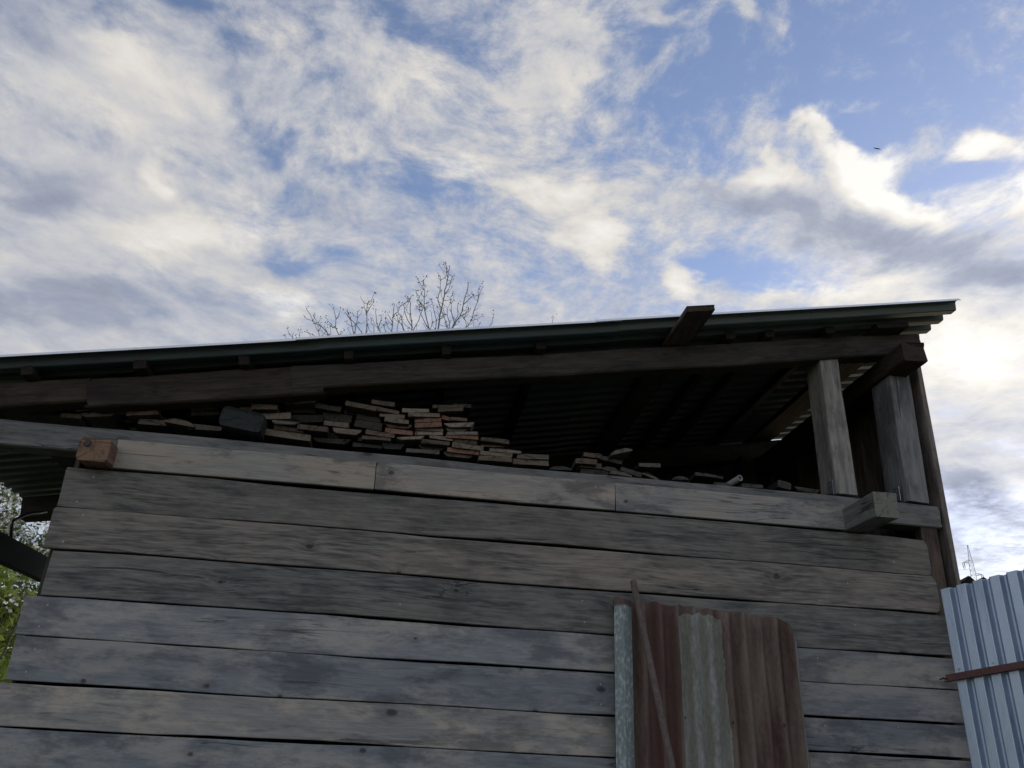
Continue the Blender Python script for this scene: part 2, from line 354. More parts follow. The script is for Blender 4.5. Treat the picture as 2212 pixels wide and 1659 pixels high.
M_LIP = simple_mat('roof_sheet_edge_zinc', (0.85, 0.86, 0.87), 0.28, 1.0, 0.05, 12.0)
M_SCREW = simple_mat('zinc_screw', (0.36, 0.36, 0.36), 0.4, 0.6, 0.1, 200)
M_BRACKET = simple_mat('bracket_zinc', (0.45, 0.47, 0.50), 0.35, 0.8, 0.25, 60)
M_PIPE = simple_mat('grey_pipe', (0.32, 0.33, 0.32), 0.55, 0.0, 0.15, 25)
M_RAIL = simple_mat('rail_red_primer', (0.12, 0.055, 0.05), 0.7, 0.0, 0.35, 30, 0.001)
M_ROD = simple_mat('rod_rust', (0.135, 0.10, 0.09), 0.85, 0.0, 0.35, 45, 0.001)
M_DARK = simple_mat('dark_stained_beam', (0.016, 0.017, 0.016), 0.8, 0.0, 0.35, 14, 0.002, stretch=(0.4, 4, 4))
M_CABLE = simple_mat('black_conduit', (0.03, 0.032, 0.032), 0.5, 0.0, 0.1, 20)
M_BARK = simple_mat('bark', (0.10, 0.085, 0.07), 0.9, 0.0, 0.35, 30, 0.003)
M_TWIG = simple_mat('bark_twig', (0.24, 0.22, 0.20), 0.9, 0.0, 0.25, 30)  # lightened: sky glare on twigs and buds is part of their colour
M_BUD = simple_mat('opening_bud', (0.26, 0.23, 0.17), 0.8, 0.0, 0.4, 20)
M_STEEL = simple_mat('pylon_galvanised', (0.55, 0.58, 0.56), 0.6, 0.0, 0.1, 2)  # lightened: distance haze is mixed into the steel colour
M_INSUL = simple_mat('insulator_dark', (0.07, 0.06, 0.055), 0.4, 0.0, 0.1, 2)
M_FIBRE = simple_mat('fibre_cement_dark', (0.05, 0.05, 0.05), 0.9, 0.0, 0.35, 12, 0.001)
M_BIRD = simple_mat('bird_dark', (0.05, 0.05, 0.05), 0.8, 0.0, 0.2, 9)
M_BRICK = simple_mat('house_plaster', (0.35, 0.30, 0.25), 0.9, 0.0, 0.15, 2)
M_TILE = simple_mat('house_red_tile', (0.33, 0.10, 0.055), 0.85, 0.0, 0.3, 6)
def leaf_mat(name, col, trans=0.35):
    m, n, b = new_mat(name)
    oi = n('TexCoord').outputs['Object']
    ns = n.noise(oi, 6.0, 3.0)
    rp = n('NewGeometry').outputs['Random Per Island']
    k = n.m('MULTIPLY', n.rng(ns, 0.3, 0.7, 0.75, 1.2), n.rng(rp, 0.0, 1.0, 0.6, 1.35))
    c = n.mix(1.0, col, n('CombineXYZ', k, k, k), 'MULTIPLY')
    n.t.links.new(c, b.inputs['Base Color']); b.inputs['Roughness'].default_value = 0.6
    tr = n('BsdfTranslucent', c); mx = n('MixShader', trans, b.outputs[0], tr.outputs[0])
    o = [x for x in n.t.nodes if x.type == 'OUTPUT_MATERIAL'][0]; n.t.links.new(mx.outputs[0], o.inputs[0])
    return m
M_LEAF = leaf_mat('leaf_spring_green', (0.27, 0.34, 0.07), 0.5)
M_LEAF2 = leaf_mat('leaf_olive', (0.11, 0.15, 0.045), 0.45)
M_PETAL = leaf_mat('blossom_white', (0.72, 0.72, 0.68), 0.3)
M_REDLEAF = leaf_mat('leaf_red', (0.22, 0.06, 0.03), 0.3)

# rusty corrugated sheet: rust with a band where the zinc is left, and a bare right edge
M_RUST, n, b = new_mat('rusty_corrugated_steel')
P = n('TexCoord').outputs['Object']; s3 = n('SeparateXYZ', P); x, z = s3.outputs[0], s3.outputs[2]
e1 = n.m('MULTIPLY', n.m('SUBTRACT', n.noise(n.v('MULTIPLY', P, (1, 1, 0.35)).outputs[0], 26.0, 5.0, 0.7), 0.5), 0.012)
e2 = n.m('MULTIPLY', n.m('SUBTRACT', n.noise(n.v('MULTIPLY', P, (1, 1, 0.3)).outputs[0], 14.0, 5.0, 0.65), 0.5), 0.035)
big = n.noise(n.v('MULTIPLY', P, (14, 14, 2.2)).outputs[0], 1.0, 5.0, 0.6, 0.5)
spk = n.noise(n.v('MULTIPLY', P, (1, 1, 0.5)).outputs[0], 75.0, 5.0, 0.7)
rust = n.ramp(n.m('ADD', n.m('MULTIPLY', big, 0.7), n.m('MULTIPLY', spk, 0.3)), [(0.34, (0.068, 0.034, 0.026)), (0.46, (0.108, 0.072, 0.060)), (0.56, (0.150, 0.106, 0.086)), (0.68, (0.21, 0.155, 0.115))])
red = n.mix(n.m('MULTIPLY', n.m('MULTIPLY', n.rng(x, 0.12, 0.18), n.rng(x, 0.30, 0.26)), n.rng(big, 0.35, 0.6, 0.2, 0.85)), rust.outputs[0], (0.075, 0.026, 0.022))
zinc = n.ramp(n.m('ADD', n.m('MULTIPLY', big, 0.5), n.m('MULTIPLY', spk, 0.5)), [(0.34, (0.13, 0.125, 0.10)), (0.46, (0.22, 0.22, 0.19)), (0.57, (0.31, 0.315, 0.30)), (0.70, (0.38, 0.395, 0.39))])
drop = n.m('ADD', 2.238, n.m('MULTIPLY', n.m('SUBTRACT', n.noise(n('CombineXYZ', x, 0.0, 0.0), 22.0, 2.0), 0.5), 0.09))
band = n.m('MULTIPLY', n.m('GREATER_THAN', n.m('ADD', x, e1), 0.288), n.m('LESS_THAN', n.m('ADD', n.m('ADD', x, e2), n.m('MULTIPLY', n.m('SUBTRACT', 2.2, z), -0.02)), 0.487))
band = n.m('MULTIPLY', band, n.m('LESS_THAN', z, drop))
edge = n.m('GREATER_THAN', n.m('ADD', n.m('ADD', x, e1), n.m('MULTIPLY', n.m('SUBTRACT', 2.2, z), 0.004)), 0.826)
crest = n.m('MULTIPLY_ADD', n.m('SINE', n.m('MULTIPLY_ADD', x, 2*math.pi/0.0765, 0.6-0.5)), -0.5, 0.5)  # crests lightened, valleys darkened: corrugation shading put into the colour
rust_crest_lit = n.mix(n.m('MULTIPLY', n.rng(crest, 0.75, 1.0), n.rng(big, 0.4, 0.6, 0.1, 0.6)), red, (0.21, 0.17, 0.135))
zinc_valley_shade = n.mix(n.m('MULTIPLY', n.rng(crest, 0.55, 0.0), 0.55), zinc.outputs[0], (0.15, 0.14, 0.10))
c = n.mix(n.m('MAXIMUM', band, edge), rust_crest_lit, zinc_valley_shade)
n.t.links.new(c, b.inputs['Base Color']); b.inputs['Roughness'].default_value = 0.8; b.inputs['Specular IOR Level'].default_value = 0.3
bump(n, b, spk, 0.7, 0.0012)
# galvanised strip with spangle and a rusty head
M_STRIP, n, b = new_mat('galvanised_strip')
P = n('TexCoord').outputs['Object']; z = n('SeparateXYZ', P).outputs[2]
sg = n.noise(n.v('MULTIPLY', P, (1, 1, 0.45)).outputs[0], 95.0, 3.0, 0.6)
lg = n.noise(n.v('MULTIPLY', P, (4, 4, 1)).outputs[0], 3.0, 4.0)
zc2 = n.ramp(n.m('ADD', n.m('MULTIPLY', sg, 0.7), n.m('MULTIPLY', lg, 0.3)), [(0.40, (0.165, 0.20, 0.20)), (0.54, (0.225, 0.265, 0.265)), (0.60, (0.36, 0.40, 0.40))])
rh = n.rng(n.m('ADD', z, n.m('MULTIPLY', n.noise(P, 40.0, 3.0), 0.03)), 2.262, 2.270)
c = n.mix(rh, zc2.outputs[0], (0.10, 0.055, 0.048))
n.t.links.new(c, b.inputs['Base Color']); b.inputs['Metallic'].default_value = 0.25; b.inputs['Roughness'].default_value = 0.55
# new galvanised fence sheet
M_FENCE, n, b = new_mat('galvanised_fence')
P = n('TexCoord').outputs['Object']
fz = n.noise(n.v('MULTIPLY', P, (1, 1, 0.4)).outputs[0], 26.0, 6.0, 0.65, 0.4); fs_ = n.noise(P, 130.0, 2.0)
fd = n.noise(n.v('MULTIPLY', P, (1, 1, 0.16)).outputs[0], 14.0, 5.0, 0.7)
c = n.ramp(n.m('SUBTRACT', n.m('ADD', n.m('MULTIPLY', fz, 0.75), n.m('MULTIPLY', fs_, 0.25)), n.m('MULTIPLY', n.rng(fd, 0.5, 0.8), 0.45)), [(0.3, (0.36, 0.43, 0.55)), (0.5, (0.46, 0.53, 0.65)), (0.7, (0.55, 0.61, 0.71))])
n.t.links.new(c.outputs[0], b.inputs['Base Color']); b.inputs['Metallic'].default_value = 0.65
n.t.links.new(n.rng(fz, 0.3, 0.7, 0.34, 0.52).outputs[0], b.inputs['Roughness'])
# ground
M_GROUND, n, b = new_mat('trodden_grass_and_soil')
P = n('TexCoord').outputs['Object']
g = n.noise(P, 1.5, 8.0, 0.65)
c = n.ramp(g, [(0.35, (0.045, 0.065, 0.022)), (0.52, (0.075, 0.085, 0.035)), (0.65, (0.13, 0.105, 0.075))])
n.t.links.new(c.outputs[0], b.inputs['Base Color']); b.inputs['Roughness'].default_value = 0.95
bump(n, b, g, 0.8, 0.05)

# ------------------------------------------------------------------ ground
def grid_disc(R):
    rs = [0, 3, 8, 20, 60, 200, 800, R]; k = 48; vs = [(0, 0, 0)]; fs = []
    for i, r in enumerate(rs[1:]):
        for j in range(k):
            a = 2*math.pi*j/k; vs.append((r*math.cos(a), r*math.sin(a), 0))
    for j in range(k): fs.append((0, 1+j, 1+(j+1) % k))
    for i in range(len(rs)-2):
        for j in range(k):
            a, b2 = 1+i*k+j, 1+i*k+(j+1) % k
            fs.append((a, a+k, b2+k, b2))
    return mesh_of('ground', vs, fs)
link('ground', grid_disc(3000.0), M_GROUND, kind='structure')

# ------------------------------------------------------------------ the shed
shed = thing('timber_shed', 'weathered grey timber shed with an open loft of stacked boards and a metal roof', 'shed')
SCREW = None
def screw_mesh():
    vs, fs = [], []; k = 8
    for (r, y) in ((0.0042, 0.0), (0.0040, -0.0012), (0.0018, -0.0014), (0.0013, -0.0004)):
        for j in range(k):
            a = 2*math.pi*j/k; vs.append((r*math.cos(a), y, r*math.sin(a)))
    for i in range(3):
        for j in range(k): fs.append((i*k+j, i*k+(j+1) % k, (i+1)*k+(j+1) % k, (i+1)*k+j))
    fs.append(tuple(3*k+j for j in range(k)))
    return mesh_of('screw', vs, fs)
SCREW = screw_mesh()
def screws(pl, pts):
    for (x, z) in pts: link('screw', SCREW, M_SCREW, pl, Matrix.Translation((x, 0.0005, z)))
def wall_plank(x0, x1, z0, z1, mat, color=(1, 1, 1), y=0.0, t=0.024, tilt=0.0, sc=(), **kw):
    pl = timber('plank', (x0, y, z0), (1, 0, tilt), (0, 0, 1), x1-x0, t, z1-z0, mat, shed, color, n=max(4, int((x1-x0)*5)), c=0.0025, wob=kw.pop('wob', 0.0032), **kw)
    screws(pl, [(sx-x0, sz-z0) for (sx, sz) in sc])
    return pl
# short pale boards along the head of the wall
wall_plank(-1.337, -0.193, 2.700, 2.833, W_PALE, (1.0, 0.97, 0.93), sc=[(-1.2, 2.80), (-0.245, 2.806)], seed=11, wob=.001)
wall_plank(-0.188, 0.933, 2.703, 2.836, W_PALE, (1.05, 1.0, 0.97), tilt=-0.004, sc=[(-0.145, 2.806), (0.84, 2.808)], seed=12, wob=.001)
wall_plank(0.938, 2.088, 2.699, 2.834, W_PALE, (0.92, 0.92, 0.94), sc=[(1.02, 2.80), (1.93, 2.80)], seed=13, wob=.001)
# three rough boards the whole width of the wall
wall_plank(-1.517, 2.492, 2.512, 2.684, W_ROUGH, (1.0, 0.98, 0.95), sc=[(-1.40, 2.65), (-1.44, 2.535), (2.3, 2.56)], seed=21, roundend=0.022)
wall_plank(-1.521, 2.506, 2.330, 2.505, W_ROUGH, (1.32, 1.24, 1.16), sc=[(-1.40, 2.48), (-1.45, 2.36), (0.78, 2.40), (2.05, 2.44), (0.79, 2.33+.02), (1.9, 2.35)], seed=22, roundend=0.022)
wall_plank(-1.478, 2.532, 2.139, 2.322, W_ROUGH, (1.02, 1.04, 1.03), sc=[(-1.37, 2.29), (-1.40, 2.165), (-0.02, 2.2), (0.78, 2.27), (0.79, 2.18), (2.06, 2.25)], seed=23)
# smoother blue-grey boards below, in two lengths that meet behind the rusty sheet
zl = [2.134, 1.975, 1.802, 1.640, 1.472, 1.30, 1.13, 0.96, 0.79, 0.62, 0.45, 0.28, 0.11]
tl = [(1.05, 1.05, 1.06), (0.90, 0.92, 0.95), (1.20, 1.13, 1.05), (0.94, 0.97, 1.0)]
for i in range(len(zl)-1):
    z1, z0 = zl[i]-0.003, zl[i+1]+0.004
    wall_plank(-1.532+0.012*(i % 2), 1.30, z0, z1, W_SMOOTH, tl[i % 4], sc=[(-1.44, z0+0.12), (-1.45, z0+0.035), (0.862, z0+0.12), (0.865, z0+0.04)], seed=31+i)
zr = [2.137, 1.990, 1.849, 1.709, 1.563, 1.42, 1.27, 1.12, 0.97, 0.82, 0.67, 0.52, 0.37, 0.22, 0.07]
tr = [(0.92, 0.90, 0.88), (0.86, 0.86, 0.90), (0.82, 0.84, 0.88), (0.95, 0.92, 0.88)]
for i in range(len(zr)-1):
    z1, z0 = zr[i]-0.003, zr[i+1]+0.003
    wall_plank(1.306, 2.545-0.008*(i % 3), z0, z1, W_SMOOTH, tr[i % 4], sc=[(1.86, z0+0.10), (2.2, z0+0.11)], seed=61+i)
# sill beam under the loft, runs out past the wall on the left
timber('sill_beam', (-2.65, 0.027, 2.776), (1, 0, -0.004), (0, 0, 1), 5.255, 0.11, 0.118, W_BEAM, shed, (0.78, 0.78, 0.79), n=24, wob=0.003, c=0.006, seed=5, rag=0.006)
# joist ends
timber('joist_end', (-1.33, -0.09, 2.694), (0, 1, 0), (0, 0, 1), 0.117, 0.128, 0.098, W_BEAM, shed, (0.95, 0.60, 0.46), n=3, wob=0.003, c=0.010, seed=8, rag=0.004)
timber('joist_end', (2.188, -0.275, 2.690), (0, 1, 0), (0, 0, 1), 0.30, 0.115, 0.115, W_BEAM, shed, (0.80, 0.82, 0.80), n=3, wob=0.002, c=0.004, seed=9)
# raised dark disc standing in for the shade inside a knot hole, left joist end
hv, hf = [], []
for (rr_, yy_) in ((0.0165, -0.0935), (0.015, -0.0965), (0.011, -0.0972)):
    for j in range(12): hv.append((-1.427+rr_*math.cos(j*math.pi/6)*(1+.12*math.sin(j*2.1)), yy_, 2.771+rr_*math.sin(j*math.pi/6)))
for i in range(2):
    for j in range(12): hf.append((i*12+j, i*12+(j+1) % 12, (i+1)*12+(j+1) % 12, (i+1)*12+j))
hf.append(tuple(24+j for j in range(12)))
link('knot_hole_disc', mesh_of('knot_hole_disc', hv, hf), M_CABLE, shed)
# posts of the loft
def post(name, x, y, zb, zt, w, d, mat, color, lean=0.0, leany=0.0, **kw):
    # stands with its length up; local Z looks to -Y (front), local Y across
    o = timber(name, (x, y, zb), (lean, leany, 1), (1, 0, 0), zt-zb, d, w, mat, shed, color, n=6, wob=0.002, c=0.005, **kw)
    if mat is W_BEAM:            # the left side takes the darker brown rafter wood
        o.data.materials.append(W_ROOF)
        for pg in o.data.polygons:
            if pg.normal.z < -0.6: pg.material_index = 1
    return o
# frame(): ay = az x ax = X x Z = -Y, so a post is set by its back edge
post('loft_post', 2.072, 0.190, 2.892, 3.66, 0.112, 0.160, W_BEAM, (1.30, 1.22, 1.16), lean=-0.002, seed=41)
post('corner_post', 2.446, 0.215, 2.888, 3.62, 0.122, 0.185, W_BEAM, (0.95, 0.95, 0.98), lean=0.022, seed=42)
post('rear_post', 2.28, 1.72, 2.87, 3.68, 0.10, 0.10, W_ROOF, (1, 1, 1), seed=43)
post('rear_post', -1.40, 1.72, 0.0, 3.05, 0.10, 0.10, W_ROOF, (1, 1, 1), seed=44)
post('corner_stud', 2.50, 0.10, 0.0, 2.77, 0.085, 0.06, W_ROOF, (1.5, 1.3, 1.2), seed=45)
for (bx, by) in ((2.069, 0.075), (2.428, 0.08)):
    vs = [(-.003, -.025, 0), (-.003, .025, 0), (-.003, .025, .075), (-.003, -.025, .075), (-.03, -.025, 0.001), (-.03, .025, 0.001),
          (-.0005, -.025, 0), (-.0005, .025, 0), (-.0005, .025, .075), (-.0005, -.025, .075)]
    fs = [(0, 1, 2, 3), (0, 4, 5, 1), (9, 8, 7, 6), (3, 2, 8, 9), (0, 3, 9, 6), (1, 7, 8, 2)]
    br = link('angle_bracket', mesh_of('angle_bracket', vs, fs), M_BRACKET, shed, Matrix.Translation((bx, by, 2.892)))
    for zz in (0.03, 0.055):
        link('screw', SCREW, M_SCREW, br, Matrix.Translation((-0.0035, 0, zz)) @ Matrix.Rotation(math.radians(-90), 4, 'Z'))
# rafters: slope up to the right
SL = 0.1747; SLV = np.array([1, 0, SL])/math.hypot(1, SL); NRM = np.array([-SL, 0, 1])/math.hypot(1, SL)
def raft_z(x): return 3.818+SL*(x-2.424)          # top of the rafters
def rafter(x0, x1, y, dep, t, color, dz=0.0, **kw):
    L = (x1-x0)*math.hypot(1, SL)
    p = np.array([x0, y, raft_z(x0)+dz])-NRM*dep
    return timber('rafter', p, SLV, NRM, L, t, dep, W_ROOF, shed, color, n=14, wob=0.004, c=0.008, **kw)
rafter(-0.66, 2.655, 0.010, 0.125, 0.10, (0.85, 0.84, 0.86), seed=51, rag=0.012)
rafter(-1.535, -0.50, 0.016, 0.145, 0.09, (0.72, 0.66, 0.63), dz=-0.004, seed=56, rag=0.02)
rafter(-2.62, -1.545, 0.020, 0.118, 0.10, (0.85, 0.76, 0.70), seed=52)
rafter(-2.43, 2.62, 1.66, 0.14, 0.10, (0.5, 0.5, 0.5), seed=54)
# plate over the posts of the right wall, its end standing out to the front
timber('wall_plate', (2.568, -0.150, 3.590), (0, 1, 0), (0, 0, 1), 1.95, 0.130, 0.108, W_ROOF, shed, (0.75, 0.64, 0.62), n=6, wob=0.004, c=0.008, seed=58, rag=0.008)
# purlins across the rafters, under the sheets
def purlin(x, w, y0, h=0.044, color=(0.45, 0.43, 0.42), y1=1.88, dz=0.0, **kw):
    p = np.array([x, y0, raft_z(x)+0.001+dz])
    return timber('purlin', p, (0, 1, 0), NRM, y1-y0, w, h, W_ROOF, shed, color, n=5, wob=0.002, c=0.005, **kw)
for (px, w, y0) in ((70, .05, -.045), (310, .055, -.05), (533, .05, -.04), (757, .045, -.04), (967, .045, -.035), (1170, .05, -.035), (1580, .05, -.035), (1665, .05, -.035), (1795, .055, -.04)):
    xx = -99; X = 0.0
    for _ in range(8): X = PY(px, 745-0.03*(px-900), y0)[0]
    purlin(X+w/2, w, y0)
purlin(2.555, 0.19, -0.075, 0.032)
purlin(1.352, 0.145, -0.345, 0.030, (1.25, 1.2, 1.2), dz=0.006, seed=77, rag=0.006)
# roof sheets: trapezoidal ribs running up the slope
PITCH_R, H_R = 0.112, 0.042
def rib_profile(nribs):
    pts = []
    base = [(0.0, 1.0), (0.006, 0.95), (0.012, 0.5), (0.018, 0.08), (0.025, 0.0), (0.066, 0.0), (0.073, 0.08), (0.079, 0.5), (0.085, 0.95), (0.091, 1.0)]
    for i in range(nribs):
        pts += [(i*PITCH_R+y, z) for y, z in base]
    pts.append((nribs*PITCH_R, 1.0)); return pts
def roof_sheet(x0, x1, yf, nribs, dz, color, skew, lip=True):
    prof = [(-0.024, 1.10)]+rib_profile(nribs); nx = 10; vs, fs = [], []; T = 0.0009
    L = (x1-x0)*math.hypot(1, SL); k = len(prof)
    for s in (0, 1):
        for i in range(nx+1):
            u = L*i/nx
            for (y, z) in prof:
                sag = 0.0015*math.sin(u*3.1+y*9)
                vs.append((u, yf+y+skew*u, 0.046+dz+H_R*z+sag+s*T))
    off = (nx+1)*k
    for i in range(nx):
        for j in range(k-1):
            a = i*k+j
            fs.append((a, a+1, a+k+1, a+k)); fs.append((off+a, off+a+k, off+a+k+1, off+a+1))
    for i in range(nx):      # long edges
        a = i*k; fs.append((a, a+k, off+a+k, off+a)); a = i*k+k-1; fs.append((a, off+a, off+a+k, a+k))
    for j in range(k-1):     # short edges
        fs.append((j, off+j, off+j+1, j+1)); a = nx*k+j; fs.append((a, a+1, off+a+1, off+a))
    o = link('roof_sheet', mesh_of('roof_sheet', vs, fs), M_SHEET, shed, frame((x0, 0, raft_z(x0)), SLV, NRM), color)
    if lip:                  # turned-down zinc edge at the front
        lv, lf = [], []
        for i in range(nx+1):
            u = L*i/nx; y = yf-0.024+skew*u; z = 0.046+dz+H_R*1.10+0.0015*math.sin(u*3.1+(-.024)*9)
            lv += [(u, y+0.006, z+0.0026), (u, y-0.001, z+0.0022), (u, y-0.016, z-0.0165), (u, y-0.0145, z-0.0175), (u, y+0.0005, z-0.0012)]
        for i in range(nx):
            for j in range(5): lf.append((i*5+j, i*5+(j+1) % 5, (i+1)*5+(j+1) % 5, (i+1)*5+j))
        lf += [(4, 3, 2, 1, 0), tuple(nx*5+j for j in range(5))]
        link('edge_lip', mesh_of('edge_lip', lv, lf), M_LIP, o)
    return o
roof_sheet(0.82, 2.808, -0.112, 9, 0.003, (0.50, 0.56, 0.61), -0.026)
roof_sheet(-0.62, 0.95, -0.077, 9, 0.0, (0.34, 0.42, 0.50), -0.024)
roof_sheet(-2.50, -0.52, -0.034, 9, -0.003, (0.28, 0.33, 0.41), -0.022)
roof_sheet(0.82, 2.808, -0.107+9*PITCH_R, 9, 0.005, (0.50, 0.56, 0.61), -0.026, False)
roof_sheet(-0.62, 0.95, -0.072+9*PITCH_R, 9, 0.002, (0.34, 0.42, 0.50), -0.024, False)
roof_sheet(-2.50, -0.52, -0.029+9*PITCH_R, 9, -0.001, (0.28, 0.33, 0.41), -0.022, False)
# right wall: upright boards; left and back walls likewise
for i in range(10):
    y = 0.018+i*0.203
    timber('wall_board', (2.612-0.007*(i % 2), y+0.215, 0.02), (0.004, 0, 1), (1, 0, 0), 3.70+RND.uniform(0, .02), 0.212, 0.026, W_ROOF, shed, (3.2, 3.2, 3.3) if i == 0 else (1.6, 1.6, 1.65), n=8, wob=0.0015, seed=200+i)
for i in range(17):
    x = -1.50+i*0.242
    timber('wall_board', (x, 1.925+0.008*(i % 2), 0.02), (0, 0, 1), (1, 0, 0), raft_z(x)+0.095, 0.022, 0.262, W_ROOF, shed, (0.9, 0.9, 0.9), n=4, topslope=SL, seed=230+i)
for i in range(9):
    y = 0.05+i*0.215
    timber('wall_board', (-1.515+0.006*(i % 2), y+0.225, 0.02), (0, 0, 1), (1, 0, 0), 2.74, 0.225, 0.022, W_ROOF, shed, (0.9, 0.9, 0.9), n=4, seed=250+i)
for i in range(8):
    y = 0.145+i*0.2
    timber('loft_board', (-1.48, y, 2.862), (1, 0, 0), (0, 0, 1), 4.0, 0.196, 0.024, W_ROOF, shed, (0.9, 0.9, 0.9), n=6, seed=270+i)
# dark side beam on posts, left of the shed, with a bent conduit over it
timber('side_beam', (-2.02, 0.30, 2.398), (0, 1, 0.012), (0, 0, 1), 1.55, 0.05, 0.130, M_DARK, shed, n=8, wob=0.002, seed=81)
for y in (0.42, 1.75):
    timber('side_post', (-2.07, y, 0.0), (0, 0, 1), (1, 0, 0), 2.40, 0.06, 0.05, M_DARK, shed, n=4, seed=int(90+y*10))
cpts = [PX(px, py, -2.045) for px, py in ((100, 1105), (82, 1108), (68, 1109), (55, 1112), (40, 1119), (29, 1125), (25, 1133), (24, 1145), (24, 1165))]
vs, fs = tube_data(cpts, [0.0085]*len(cpts), 8)
link('conduit', mesh_of('conduit', vs, fs, True), M_CABLE, shed)

